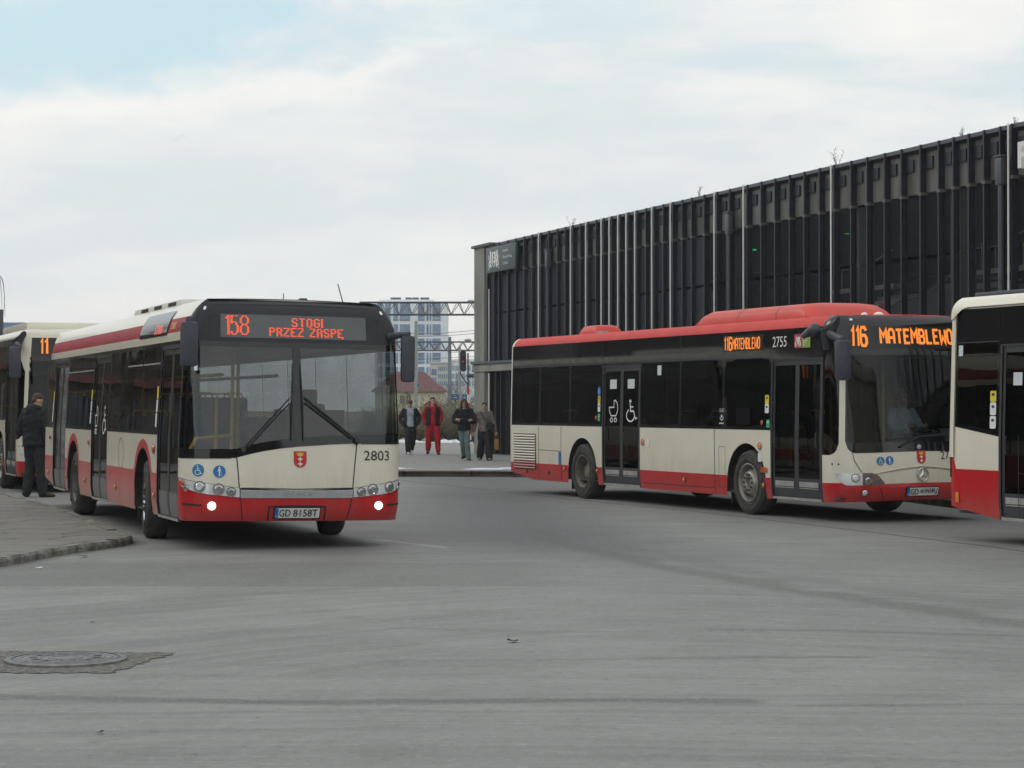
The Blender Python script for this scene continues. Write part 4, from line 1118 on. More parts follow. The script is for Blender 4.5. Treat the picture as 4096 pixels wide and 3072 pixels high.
# ------------------------------------------------------------------ ground
def seg_dist(nt, px, py, a, b):
    ax, ay = a; bx, by = b; dx_, dy_ = bx - ax, by - ay; l2 = dx_ * dx_ + dy_ * dy_
    t = ((px - ax) * dx_ + (py - ay) * dy_) * (1 / l2); t = t.mx(0.0).mn(1.0)
    ex_ = px - ax - t * dx_; ey_ = py - ay - t * dy_
    return (ex_ * ex_ + ey_ * ey_).sqrt()
def path_dist(nt, px, py, pts):
    d = None
    for a, b in zip(pts, pts[1:]):
        q = seg_dist(nt, px, py, a, b); d = q if d is None else d.mn(q)
    return d

def asphalt_mat():
    m = bpy.data.materials.new('asphalt'); m.use_nodes = True; t = m.node_tree; b = t.nodes['Principled BSDF']
    v = t.nodes.new('ShaderNodeTexCoord').outputs['Object']; px, py, pz = sepxyz(t, v)
    wob = noise(t, v, 0.55, 3); wob2 = noise(t, v, 2.6, 4)
    wx = px + (wob - .5) * 0.45; wy = py + (wob2 - .5) * 0.08 + (wob - .5) * .3
    def arc(cx, cy, fr, fa, sc, det=8):
        ddx = wx - cx; ddy = wy - cy; r = (ddx * ddx + ddy * ddy).sqrt(); th = ddy._m('ARCTAN2', ddx)
        return noise(t, comb(t, r * fr, th * fa, 0.0), sc, det, .70)
    a1 = arc(7.0, 6.0, 5.0, 1.5, 1.0); a2 = arc(-3.0, 3.0, 4.2, 1.7, 1.0); a3 = arc(0.0, -12.0, 5.5, 2.2, 1.0)
    big = noise(t, v, .22, 4); mid = noise(t, v, 1.1, 5); fine = noise(t, v, 42, 3, .7); grit = noise(t, v, 13, 4, .75); speck = noise(t, v, 130, 2, .7)
    sd_ = (px + (wob - .5) * 2.5).step(-1.2, 2.6); near = py.step(14.0, 11.5)
    streak = (a1 * (sd_ * -1.0 + 1.0) + a2 * sd_) * (near * -.7 + 1.0) * .75 + a3 * (near * .52 + .25)
    f = (streak - .50) * 1.35 + (big - .5) * .45 + (mid - .5) * .40 + .53
    col = mixc(t, f.step(.08, .92), (.140, .142, .137), (.305, .306, .294))
    # bluish, worn wheel path under and beyond the buses
    far = py.step(22, 33)
    dpath = path_dist(t, wx, wy, [(-1.0, 60), (-.4, 34), (.5, 25.5), (1.4, 21.6), (2.6, 18.2), (4.0, 15.3), (6.0, 12.0)])
    k1 = dpath.step(2.2, .2) * (py.step(19.5, 27.0) * .70 + .08)
    k2 = (dpath + (mid - .5) * .5).step(.36, .05) * .75
    col = mixc(t, k1, col, (.078, .083, .092)); col = mixc(t, k2 * py.step(33, 22) * (a2 * 1.5 + mid * .8 - .45).mx(.1).mn(1.0), col, (.085, .083, .079))
    d2_ = path_dist(t, wx, wy, [(1.2, 24.5), (2.3, 20.6), (3.6, 17.6), (5.4, 14.6)]) + (mid - .5) * .4
    col = mixc(t, d2_.step(.30, .05) * .38 * (a2 * 1.6 - .2).mx(0.0).mn(1.0), col, (.095, .093, .09))
    # rubber streaks
    def line(col, pts, w0, w1, amt, c=(.075, .074, .072), rag=.06):
        d = path_dist(t, px + (wob - .5) * .25, py + (wob2 - .5) * .10, pts) + (fine - .5) * rag + (mid - .5) * rag * 2
        return mixc(t, d.step(w1, w0) * amt * (mid * 1.2 + .25).mn(1.0), col, c)
    col = line(col, [(-3.4, 11.75), (-1.2, 11.45), (.6, 11.55), (1.3, 11.5)], .02, .16, .75)
    col = line(col, [(1.6, 11.35), (3.4, 11.4)], .0, .09, .5)
    col = line(col, [(.9, 13.45), (1.5, 13.5), (2.3, 13.55)], .0, .12, .55); col = line(col, [(-.9, 13.3), (.9, 13.45)], .0, .10, .3)
    col = line(col, [(1.5, 15.2), (2.4, 15.1), (4.2, 14.6)], .0, .13, .55)
    col = line(col, [(-.9, 15.3), (.3, 15.0), (1.0, 15.1)], .0, .10, .3)
    col = line(col, [(-2.2, 24.5), (-1.8, 21.5), (-2.8, 17), (-4.6, 14.8)], .1, .7, .22)
    # joints between strips of asphalt
    strip = (py + (wob2 - .5) * .1).step(18.84, 18.92) * (py + (wob2 - .5) * .16).step(21.75, 21.55) * (px + (wob - .5) * .8).step(.9, -.1)
    col = mixc(t, strip * .42, col, (.125, .124, .120))
    col = line(col, [(-9, 18.95), (-2, 18.87), (.25, 18.9)], .004, .022, .75, (.05, .05, .048), .01)
    col = line(col, [(-2.7, 21.7), (-1.0, 21.6), (.25, 21.7)], .004, .03, .6, (.06, .06, .058), .02)
    col = line(col, [(-2.5, 46), (.78, 37.1), (2.83, 32.2), (4.7, 26.9), (5.78, 23.4), (7.6, 18)], .02, .085, .85, (.045, .044, .042), .06)
    lane = ((px - .78) * .9397 + (py - 37.1) * .342).step(.1, .6) * .45     # smoother grey lane of the right-hand stop
    col = mixc(t, lane, col, (.135, .137, .136))
    wm = path_dist(t, px, py, [(-1.62, 25.4), (-1.15, 24.6), (-.78, 24.0)]) + (mid - .5) * .25
    col = mixc(t, wm.step(.12, .02) * .5, col, (.46, .47, .48))
    gd = path_dist(t, px, py, [(-7.2, 32.0), (-4.55, 24.9), (-4.55, 24.3), (-4.95, 22.8), (-5.3, 20.8), (-6.5, 17)]) + (mid - .5) * .18
    col = mixc(t, gd.step(.30, .02) * .65, col, (.06, .055, .045))
    col = mixc(t, (fine - .42) * 1.1, col, (.34, .335, .32))
    col = mixc(t, (grit - .5).step(.03, .26) * .55, col, (.40, .395, .38)); col = mixc(t, (grit - .5).step(-.04, -.26) * .7, col, (.09, .088, .082))
    col = mixc(t, (noise(t, v, 1.9, 6, .7) - .5).step(.04, .2) * .35, col, (.175, .160, .138))
    col = mixc(t, (speck - .56).step(.02, .16) * .75, col, (.06, .06, .058))
    col = mixc(t, (noise(t, v, 5.5, 2, .8) - .76).step(.0, .03) * .8, col, (.05, .045, .04))
    t.links.new(col, b.inputs['Base Color'])
    ro = (streak - .5) * .3 + .74; t.links.new(ro.s, b.inputs['Roughness']); b.inputs['Specular IOR Level'].default_value = .35
    bn = t.nodes.new('ShaderNodeBump'); bn.inputs['Strength'].default_value = .35; bn.inputs['Distance'].default_value = .012
    t.links.new((fine + speck * .7).s, bn.inputs['Height']); t.links.new(bn.outputs[0], b.inputs['Normal'])
    return m
g = MB(); g.poly([(-420, -120, 0), (420, -120, 0), (420, 620, 0), (-420, 620, 0)])
tag(g.build('road', asphalt_mat(), smooth=0), kind='structure')

def smooth_path(pts, n=8):
    o = []; P = [Vector(p) for p in pts]
    for i in range(len(P) - 1):
        a, b, c, d = P[max(i - 1, 0)], P[i], P[i + 1], P[min(i + 2, len(P) - 1)]
        for k in range(n):
            t = k / n
            o.append(.5 * ((2 * b) + (c - a) * t + (2 * a - 5 * b + 4 * c - d) * t * t + (3 * b - a - 3 * c + d) * t ** 3))
    o.append(P[-1]); return o

def paving_mat(name, c1, c2, mortar, scale, rot, off=.5, bw=.5, rh=.5, ms=.012):
    m = bpy.data.materials.new(name); m.use_nodes = True; t = m.node_tree; b = t.nodes['Principled BSDF']
    v = t.nodes.new('ShaderNodeTexCoord').outputs['Object']
    mp = t.nodes.new('ShaderNodeMapping'); mp.inputs['Rotation'].default_value = (0, 0, rot); t.links.new(v, mp.inputs[0])
    px, py, pz = sepxyz(t, mp.outputs[0]); w = noise(t, v, 1.3, 3); w2 = noise(t, v, 1.7, 3)
    vec = comb(t, px + (w - .5) * .5, py + (w2 - .5) * .5, 0.0)
    br = t.nodes.new('ShaderNodeTexBrick'); t.links.new(vec, br.inputs['Vector']); br.offset = off
    br.inputs['Color1'].default_value = (*c1, 1); br.inputs['Color2'].default_value = (*c2, 1); br.inputs['Mortar'].default_value = (*mortar, 1)
    br.inputs['Scale'].default_value = scale; br.inputs['Mortar Size'].default_value = ms; br.inputs['Brick Width'].default_value = bw; br.inputs['Row Height'].default_value = rh
    st = noise(t, v, 2.2, 6, .65); gr = noise(t, v, 55, 3)
    c = mixc(t, st.step(.25, .75), br.outputs['Color'], mixc(t, .35, br.outputs['Color'], (.10, .09, .075)))
    c = mixc(t, (gr - .5) * .5 + .2, c, (.30, .29, .27))
    t.links.new(c, b.inputs['Base Color']); b.inputs['Roughness'].default_value = .85; b.inputs['Specular IOR Level'].default_value = .3
    bn = t.nodes.new('ShaderNodeBump'); bn.inputs['Strength'].default_value = .4; bn.inputs['Distance'].default_value = .02
    t.links.new((gr * .4 + st * .3).s, bn.inputs['Height']); t.links.new(bn.outputs[0], b.inputs['Normal'])
    return m
KERBM = mat('kerb_stone', (.20, .19, .165), .9, var=.6, scale=5, bump=1.0, bscale=24)

def pavement(name, edge, back, h, material, kerb_w=.14, step_=.9, km=None):
    """edge: road-side line; back: the far outline; kerb stones follow the edge"""
    e = smooth_path(edge, 8)
    m = MB(); inner = []
    for i, p in enumerate(e):
        d = (e[min(i + 1, len(e) - 1)] - e[max(i - 1, 0)]).normalized(); nrm = Vector((-d.y, d.x)); inner.append(p + nrm * kerb_w)
    m.poly([(p.x, p.y, h - .004) for p in inner] + [(x, y, h - .004) for x, y in back])
    o = m.build(name, material, smooth=0); tag(o, kind='structure')
    k = MB(); acc = 0; i = 0
    while i < len(e) - 1:                                   # stones of uneven height with open joints
        j = i; L = 0
        while j < len(e) - 1 and L < step_: L += (e[j + 1] - e[j]).length; j += 1
        dz = RND.uniform(-.008, .006)
        rows = []
        for q in range(i, j + 1):
            a, b = e[q], inner[q]; f = .008 if q in (i, j) else 0
            dd = (e[min(q + 1, len(e) - 1)] - e[max(q - 1, 0)]).normalized() * (f if q == i else -f)
            a = a + dd; b = b + dd
            w = RND.uniform(-.006, .006)
            rows.append([(a.x, a.y, -.02), (a.x, a.y, h - .03 + dz), (a.x + (b.x - a.x) * .16, a.y + (b.y - a.y) * .16, h + dz + w * .5), (b.x, b.y, h + dz), (b.x, b.y, h - .03)])
        k.grid(rows); k.poly(rows[0]); k.poly(rows[-1]); i = j
    ko = k.build('kerb', km or KERBM, smooth=30); tag(ko, kind='structure')
    return e
PAV1 = paving_mat('old_paving', (.20, .19, .165), (.245, .232, .205), (.035, .033, .028), 1.0, .36, .35, 1.05, .9, .022)
pavement('pavement', [(-6.6, 15.0), (-5.75, 18.6), (-5.22, 21.0), (-4.92, 22.9), (-4.66, 23.75), (-4.53, 24.35), (-4.56, 24.95), (-4.82, 25.7), (-5.35, 27.2), (-6.0, 29.2), (-6.75, 31.3), (-7.6, 33.5), (-8.55, 35.8), (-9.6, 38.4), (-12.6, 45.5), (-16, 53)],
         [(-60, 53), (-60, 15)], .085, PAV1)
PAV2 = paving_mat('platform_paving', (.30, .295, .285), (.33, .325, .31), (.17, .165, .155), 1.2, .2, .5, .5, .25, .010)
pavement('platform', [(16, 12), (10.6, 20), (8.7, 27), (7.2, 33.4), (6.74, 35.9), (5.6, 40.0), (3.4, 45.0), (.4, 47.8), (-2.5, 48.2), (-12, 48.8), (-30, 50)],
         [(-60, 50), (-60, 96), (60, 96), (60, 12)], .15, PAV2, .16, 1.0, mat('pale_kerb', (.25, .235, .21), .85, var=.3, scale=2.5, bump=.3, bscale=30))
gm = MB(); gm.poly([(-300, 96, .146), (300, 96, .146), (300, 600, .146), (-300, 600, .146)])
tag(gm.build('rough_ground', mat('winter_grass', (.12, .115, .075), .95, var=.5, scale=.8, bump=.5, bscale=3), smooth=0), kind='structure')
bk = MB()                                                   # low bank behind the shrubs
bk.grid([[(x, 97 + 3 * i, .14 + (0, .45, .75, .8)[i] + .12 * sin(x * .9 + i)) for x in range(-40, 30, 2)] for i in range(4)])
tag(bk.build('bank', mat('winter_grass', (.12, .115, .075)), smooth=60), kind='structure')

SNOW = mat('old_snow', (.74, .76, .80), .7, var=.12, scale=9, bump=.4, bscale=20)
def snow(x0, x1, y, wd, z, label, seed, thick=.05):
    r = random.Random(seed); m = MB(); n = int((x1 - x0) / .22) + 4; top = []; a = []; b = []
    for i in range(n + 1):
        x = x0 + (x1 - x0) * i / n; e = min(1, min(i, n - i) / 3)
        w = wd * e * r.uniform(.3, 1.0) + .004; yy = y + r.uniform(-.25, .25) * wd
        a.append([(x, yy - w, z), (x + r.uniform(-.05, .05), yy - w * .5, z + thick * e * r.uniform(.4, 1)), (x, yy + w * .4, z + thick * e * r.uniform(.5, 1)), (x, yy + w, z)])
    m.grid(a); o = m.build('snow_patch', SNOW, smooth=60); tag(o, label, 'snow', 'patches of old snow')
snow(-4.3, -2.3, 49.2, .30, .152, 'thin strip of snow on the kerb before the boy and the man in red', 1)
snow(-1.2, .7, 48.65, .32, .152, 'thin strip of dirty snow along the kerb below the woman in the brown jacket', 2)
snow(-6.4, -3.4, 84.6, 1.0, .152, 'snow strip at the foot of the shrubs behind the boy in white trainers', 3, .12)
snow(-3.3, -1.85, 84.4, 1.1, .152, 'snow strip at the foot of the shrubs behind the man in red', 4, .14)
snow(-1.7, -.9, 84.5, .8, .152, 'small snow heap by the black hoop next to the grey building', 5, .12)
snow(-4.6, -1.6, 99.0, 1.4, .70, 'broken snow line on the bank seen between the people walking', 6, .22)

# asphalt repair with the manhole
pt = MB(); r = random.Random(4); ol = []
for a, b in (((-3.75, 12.70), (-2.45, 12.70)), ((-2.45, 12.70), (-2.22, 13.75)), ((-2.22, 13.75), (-3.55, 13.85)), ((-3.55, 13.85), (-3.75, 12.70))):
    for i in range(22):
        t_ = i / 22; ol.append((a[0] + (b[0] - a[0]) * t_ + r.uniform(-.035, .035), a[1] + (b[1] - a[1]) * t_ + r.uniform(-.03, .03), .004))
pt.poly(ol)
tag(pt.build('asphalt_repair', mat('coarse_asphalt', (.165, .158, .142), .95, var=.6, scale=26, bump=.8, bscale=70), smooth=0), kind='structure')
mh = MB(); M0 = Matrix.Translation((-2.86, 13.32, .004))
mh.lathe([(.385, 0), (.385, .014), (.345, .018), (.34, .010), (.335, .018), (.33, .020)], M0, 56)
mh.disc(.335, M0 @ Matrix.Translation((0, 0, .0165)), 56)
for rr in (.10, .17, .24, .29): mh.lathe([(rr - .012, .0165), (rr - .008, .022), (rr + .008, .022), (rr + .012, .0165)], M0, 48)
for i in range(12):
    a = 2 * pi * i / 12; mh.box((-2.86 + .205 * cos(a), 13.32 + .205 * sin(a), .0235), (.05, .018, .008), 0, 0, Matrix.Rotation(a, 3, 'Z'))
tag(mh.build('manhole_cover', mat('cast_iron', (.19, .19, .195), .65, metal=.3, var=.3, scale=14, bump=.2)), 'round ringed iron manhole cover in the darker asphalt patch', 'manhole cover')

# litter and leaves
def leaf(x, y, s, name, label, m, seed, cat='litter', z=0):
    r = random.Random(seed); mb = MB()
    pts = [(x + s * cos(a) * r.uniform(.6, 1.1), y + s * sin(a) * r.uniform(.5, 1), z + .008 + r.uniform(0, s * .5)) for a in [2 * pi * i / 8 for i in range(8)]]
    c = (x, y, z + .01); mb.add([c] + pts, [[0, i + 1, (i + 1) % 8 + 1] for i in range(8)]); tag(mb.build(name, m, smooth=0), label, cat)
DL = mat('dead_leaf', (.07, .04, .025), .9, var=.4)
leaf(.01, 14.35, .05, 'dead_leaf', 'curled brown leaf lying alone in the middle of the road', DL, 1, 'leaf')
leaf(-4.75, 20.85, .04, 'paper_scrap', 'flat white paper scrap on the road just off the kerb corner', PAPER, 2)
leaf(-4.62, 22.4, .06, 'paper_scrap', 'small white paper scrap against the kerb of the left pavement', PAPER, 3)
for i, (x, y) in enumerate(((-2.05, 10.35), (-3.15, 15.6))):
    leaf(x, y, .022, 'pebble', ('black speck of grit near the bottom edge left of centre', 'black speck of grit behind the manhole cover')[i], INK, 5 + i, 'grit')

# ------------------------------------------------------------------ parking building on the right
BW = Vector((.329, -.9443, 0)).normalized(); BN = Vector((-BW.y, BW.x, 0)) * -1   # along the facade; outward (towards the buses)
B0 = Vector((-1.15, 65.5, 0))
B0 = B0 + Vector((.944, .329, 0)) * .08
def bp(w, n, z): return B0 + BW * w + BN * n + Vector((0, 0, z))
if BN.dot(Vector((-1, -1, 0))) < 0: BN = -BN
def bw(px): k = (px - 2048) / 8300; return (65.5 * k + 1.15) / (.329 + .9443 * k)
BM = Matrix((BW, BN, Vector((0, 0, 1)))).transposed()
def bbox(mb, w0, w1, n0, n1, z0, z1, mi=0, bev=0): mb.box(bp((w0 + w1) / 2, (n0 + n1) / 2, (z0 + z1) / 2), (w1 - w0, abs(n1 - n0), z1 - z0), mi, bev, BM)
CONC = mat('concrete', (.25, .25, .222), .85, var=.28, scale=1.1, bump=.25, bscale=12, streak=True)
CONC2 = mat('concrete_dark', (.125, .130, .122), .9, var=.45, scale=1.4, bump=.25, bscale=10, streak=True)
FIN = mat('navy_fin', (.022, .025, .036), .5, var=.15, metal=.2)
FIND = mat('anthracite_panel', (.022, .024, .030), .55, var=.2)
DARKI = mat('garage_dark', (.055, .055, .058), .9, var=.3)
PIPE = mat('grey_pipe', (.075, .088, .105), .45, var=.12, metal=.3)
LTUBE = mat('white_tube', (.80, .78, .75), .4, var=.05)
MESHL = meshmat('fin_mesh_dense', (.030, .034, .047), .84); MESHR = meshmat('fin_mesh_open', (.022, .025, .031), .42)
bg_root = empty('parking_building', B0)
tag(bg_root, 'long two storey concrete car park clad in dark navy vertical fins behind the 116 bus', 'building')
BI = Matrix.Translation(-B0)
def bpart(mb, name, mats, parent=None, smooth=35):
    o = mb.build(name, mats, None, smooth); o.data.transform(BI); o.parent = parent or bg_root; return o
WE = 44.0; ZS = 2.95; ZT_ = 6.62
s = MB()
bbox(s, 0, 1.0, -.9, .13, .15, ZT_ - .02, 0, .01); bpart(s, 'end_pier', CONC)
s = MB(); bbox(s, -.10, 1.75, -1.0, .20, ZT_ - .02, ZT_ + .06); bpart(s, 'pier_coping', CONC2)
s = MB(); bbox(s, -.03, WE, -.5, .17, ZS - .24, ZS, 0, .01); bpart(s, 'floor_beam', CONC)
s = MB(); bbox(s, -.08, WE, -.5, .23, ZS, ZS + .07); bpart(s, 'flashing', PIPE)
s = MB(); bbox(s, 1.0, WE, -.25, -.02, 5.72, 6.50); bpart(s, 'parapet', CONC2)
s = MB(); bbox(s, 1.0, WE, -.46, .09, 6.56, ZT_ + .015); bpart(s, 'coping', PIPE)
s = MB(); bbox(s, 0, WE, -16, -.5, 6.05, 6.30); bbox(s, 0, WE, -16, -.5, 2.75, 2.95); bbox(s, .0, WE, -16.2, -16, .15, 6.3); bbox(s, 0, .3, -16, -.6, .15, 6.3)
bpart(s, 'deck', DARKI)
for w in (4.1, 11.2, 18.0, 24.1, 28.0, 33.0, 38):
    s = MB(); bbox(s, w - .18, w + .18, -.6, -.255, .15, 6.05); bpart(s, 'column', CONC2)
# fins: one part each on the facade, measured positions
fins = []
for X_ in (235, 290, 340, 395, 445, 500, 550, 605, 655, 703, 750, 800, 850, 898, 948, 1001, 1054, 1109, 1165, 1218, 1275, 1336, 1395, 1455, 1535, 1615): fins.append(bw(1850 + X_ / 1.58))
for X_ in (210, 330, 425, 520, 620, 720, 825, 925, 1040, 1150, 1270, 1385, 1515, 1640, 1740, 1845, 1950, 2060, 2140, 2240): fins.append(bw(2800 + X_ / 1.707))
fins = [1.25, 1.9] + fins
q = fins[-1]
while q < WE - 1: q += .72; fins.append(q)
proto = None
for i, w in enumerate(fins):
    if proto is None:
        f = MB(); bbox(f, w - .022, w + .022, -.017, .115, ZS + .08, ZT_ + .02)
        bbox(f, w - .022, w + .022, -.10, .06, .18, ZS - .26)
        proto = bpart(f, 'fin', FIN, smooth=0); fw0 = w
        br = MB(); bbox(br, w + .03, w + .30, -.016, .02, 6.17, 6.40); bpart(br, 'bracket', FIN, proto, 0)
        br = MB(); bbox(br, w - .05, w + .07, -.016, .13, 5.66, 5.72); bpart(br, 'clip', CONC2, proto, 0)
    else:
        o = copy_tree(proto, bg_root); o.location = BW * (w - fw0)
ms = MB()
for a, b in zip(fins, fins[1:]):
    for z0_, z1_ in ((ZS + .10, 4.46), (4.52, 5.66)): ms.grid([[bp(a + .03, .03, z0_), bp(b - .03, .03, z0_)], [bp(a + .03, .03, z1_), bp(b - .03, .03, z1_)]], 0 if a < 17 else 1)
bpart(ms, 'mesh_panels', [MESHL, MESHR], smooth=0)
lo = MB()
for a, b in zip(fins, fins[1:]): bbox(lo, a + .1, b - .05, -.24, -.19, .18, ZS - .28, 0)
bpart(lo, 'lower_panels', FIND, smooth=0)
r = random.Random(8)
for px_ in (1966, 2164.5, 2293, 2354, 2416, 2448, 2483, 2516, 2551, 2619, 2694, 2870, 2987, 3339, 4051):
    w = bw(px_); t = MB(); zt = ZT_ + .02 if px_ > 1970 else 5.25
    t.tube([bp(w, .16, ZS + .02), bp(w, .16, zt)], .019, 8)
    if px_ < 2000: t.tube([bp(w, .16, .15), bp(w, .16, ZS - .3)], .027, 8)
    bpart(t, 'white_tube', LTUBE)
for px_ in (2207, 2935, 4028):
    w = bw(px_); t = MB(); t.tube([bp(w, .20, .15), bp(w, .20, 5.6)], .05, 12); t.box(bp(w, .20, 5.82), (.20, .12, .50), 0, .02, BM); t.box(bp(w, .20, 6.08), (.24, .16, .04), 0, .01, BM)
    bpart(t, 'downpipe', PIPE)
# office sign with the crest bearers
sg = MB(); w0, w1 = bw(1966), bw(2084); bbox(sg, w0, w1, .18, .26, 5.72, 6.50, 0, .01); so = bpart(sg, 'office_sign', mat('sign_slate', (.055, .080, .092), .45, var=.05))
cx = (w0 + w1) / 2; W_ = w1 - w0
def sf(x, y, o=.264): return bp(cx + x, o, 6.11 + y)
em = MB()
ex_ = -.22 * W_
em.poly([sf(ex_ + x * 1.15, y * .58) for x, y in [(-.15, .40), (.15, .40), (.17, .0), (.11, -.30), (0, -.42), (-.11, -.30), (-.17, .0)]])
for gsgn in (1, -1):
    L = lambda pts, w_, o=.266: stroke(em, [(ex_ + gsgn * x * 1.15, y * .58) for x, y in pts], w_, lambda a, b: sf(a, b, o))
    L([(.28, .46), (.26, .30), (.29, .12), (.32, -.02)], .12); L([(.20, .22), (.27, .10)], .06, .268); L([(.20, -.02), (.30, -.04)], .07, .268)
    L([(.30, -.02), (.22, -.16), (.27, -.30), (.20, -.40)], .09, .270); L([(.34, -.04), (.38, -.22), (.36, -.40)], .08, .270)
    L([(.42, .02), (.44, .16), (.40, .24)], .03, .268); L([(.40, -.50), (.43, -.44)], .06, .266)
bpart(em, 'emblem', WHITE, so, 0)
em2 = MB()
for y in (.13, .0, -.14): em2.poly([sf(ex_ + x * .05, y + z * .05, .268) for x, z in ((-1, -1), (1, -1), (1, 1), (-1, 1))])
bpart(em2, 'emblem_marks', INK, so, 0)
tx = MB()
for i, s_ in enumerate(('Gdański', 'Zarząd Dróg', 'i Zieleni')):
    vs_, fs_, x0_, x1_, y0_, y1_ = text_polys(s_); sc_ = .115
    tx.add([sf(.08 * W_ + (x - x0_) * sc_ * 1.35, .17 - i * .19 + y * sc_) for x, y in vs_], fs_)
bpart(tx, 'sign_lettering', WHITE, so, 0)
# P sign at the right edge
sp = MB(); wp_ = bw(4062)
text(sp, 'P', lambda x, y: bp(wp_ + .58 + x, .27, 6.02 + y), .40, .46, 0, .02)
vs0 = list(sp.v); fs0 = list(sp.f)
sp.add([Vector(v_) - BN * .08 for v_ in vs0], [f_[::-1] for f_ in fs0])
bpart(sp, 'parking_letter', WHITE, smooth=0)
# lit exit signs
for px_, py_ in ((3019, 999), (3389, 933), (3818, 857), (2439, 1101)):
    k_ = (px_ - 2048) / 8300; n_ = -5.0; Pm = B0 + BN * n_
    w = (Pm.y * k_ - Pm.x) / (BW.x - k_ * BW.y); Pq = Pm + BW * w; z_ = EYE + (1625 - py_) / 8300 * Pq.y
    ee = MB(); big_ = py_ in (999, 933); ee.box(Pq + Vector((0, 0, z_)), (.10 if big_ else .045, .03, .035 if big_ else .045)); bpart(ee, 'exit_light', EXITG, smooth=0)
# stair rails and floor edges seen through the mesh
rl = MB()
for a, b, z in ((19.6, 22.4, 4.30), (25.0, 29.2, 4.38), (10.5, 12.6, 4.2)):
    bbox(rl, a, b, -2.3, -2.1, z - .10, z, 0); bbox(rl, a + .1, b - .3, -2.7, -2.5, z - .34, z - .22, 0)
    for i in range(5): rl.tube([bp(a + .3 + i * .5, -2.2, z), bp(a + .3 + i * .5, -2.2, z + .45 + .1 * (i % 2))], .015, 5)
    rl.tube([bp(a + .3, -2.2, z + .45), bp(a + 1.4, -2.2, z + .45), bp(a + 2.6, -2.2, z + .75)], .015, 5)
bpart(rl, 'stair_rail', mat('rail_grey', (.42, .43, .42), .6))

# cars parked on the upper deck
CARG = glass('car_glass', (.06, .07, .08), 1.6)
def car(w, n, colm, label):
    root = empty('parked_car', bp(w, n, 2.955), (0, 0, atan2(BN.y, BN.x)))
    tag(root, label, 'car', 'cars parked on the upper deck')
    b = MB(); prof = [(-2.1, .35), (-2.12, .75), (-1.95, .92), (-1.5, 1.0), (-.75, 1.46), (.5, 1.48), (1.15, 1.02), (1.85, .9), (2.1, .7), (2.1, .32)]
    rows = [[(x, y * (.86 if z > 1.05 else 1), z) for x, z in prof] for y in (-.88, -.84, 0, .84, .88)]
    rows = [[(p[0], (-.80, -.86, 0, .86, .80)[i] * (.80 if p[2] > 1.1 else 1), p[2] - (.03 if i in (0, 4) else 0)) for p in rows[i]] for i in range(5)]
    b.grid(rows); b.poly(rows[0]); b.poly(rows[-1]); b.poly([r_[0] for r_ in rows] + [r_[-1] for r_ in rows][::-1])
    b.build('body', colm, root)
    gq = MB()
    gq.poly([(-1.42, -.64, 1.06), (-1.42, .64, 1.06), (-.82, .60, 1.42), (-.82, -.60, 1.42)]); gq.poly([(1.10, -.64, 1.08), (1.10, .64, 1.08), (.58, .60, 1.44), (.58, -.60, 1.44)])
    gq.v = [(x + (-.03 if x < 0 else .03), y, z + .02) for x, y, z in gq.v]
    for g_ in (1, -1): gq.poly([(-1.2, g_ * .70, 1.05), (-.75, g_ * .695, 1.40), (.5, g_ * .695, 1.42), (.95, g_ * .70, 1.06)])
    gq.build('window', GLOSSB, root)
    for x in (-1.3, 1.3):
        for g_ in (1, -1):
            q = MB(); q.lathe([(.12, .10), (.2, .11), (.31, .09), (.32, 0), (.31, -.09)], Matrix.Translation((x, g_ * .76, .32)) @ Matrix.Rotation(radians(-90 * g_), 4, 'X'), 18); q.build('wheel', TYRE, root)
    for g_ in (1, -1):
        q = MB(); q.box((2.08, g_ * .66, .80), (.08, .30, .13), 0, .02); q.build('tail_light', REDLENS, root)
WCAR = mat('white_car_paint', (.6, .6, .6), .3, var=.03, coat=.5); GCAR = mat('grey_car_paint', (.2, .21, .22), .3, var=.03, coat=.5); DCAR = mat('dark_car_paint', (.04, .045, .06), .3, coat=.5)
car(30.3, -3.3, WCAR, 'white car on the upper car park deck, rightmost behind the fins')
car(27.6, -3.4, GCAR, 'grey car on the upper deck, second from the right behind the fins')
car(22.9, -3.3, WCAR, 'white car on the upper deck, behind the fins above the long red roof unit')
car(20.2, -3.4, DCAR, 'dark car on the upper deck, behind the fins left of the roof unit')
car(8.6, -3.3, WCAR, 'white car on the upper deck, behind the fins nearest the office sign')

# weeds on the roof edge
TW = mat('twig', (.10, .085, .07), .9, var=.3)
def weed(px_, h, label, seed):
    h *= .75
    r = random.Random(seed); w = bw(px_); m = MB(); b0 = bp(w, -.3, ZT_)
    for i in range(4):
        p = [b0]; d = Vector((r.uniform(-.3, .3), r.uniform(-.3, .3), 1))
        for k_ in range(4): d = (d + Vector((r.uniform(-.4, .4), r.uniform(-.4, .4), .2))).normalized(); p.append(p[-1] + d * h / 4 * r.uniform(.6, 1.1))
        m.tube(p, [.008, .007, .006, .005, .003], 4)
        for k_ in range(3):
            q = p[r.randint(2, 4)]; m.tube([q, q + Vector((r.uniform(-.2, .2), r.uniform(-.2, .2), r.uniform(.05, .2))) * h], [.005, .003], 3)
    tag(m.build('dry_weed', TW), label, 'plant', 'dry weeds on the roof edge')
for i, (px_, h) in enumerate(((2236, .5), (2737, .5), (3285, .62), (3770, .40), (3995, .30))):
    weed(px_, h, ('dry weed on the car park roof, nearest the office sign', 'dry weed on the roof edge above the middle of the white tubes', 'tallest dry weed on the car park roof, right of the middle', 'short dry weed on the roof edge, second from the right', 'small dry weed on the roof edge near the letter P')[i], 20 + i)

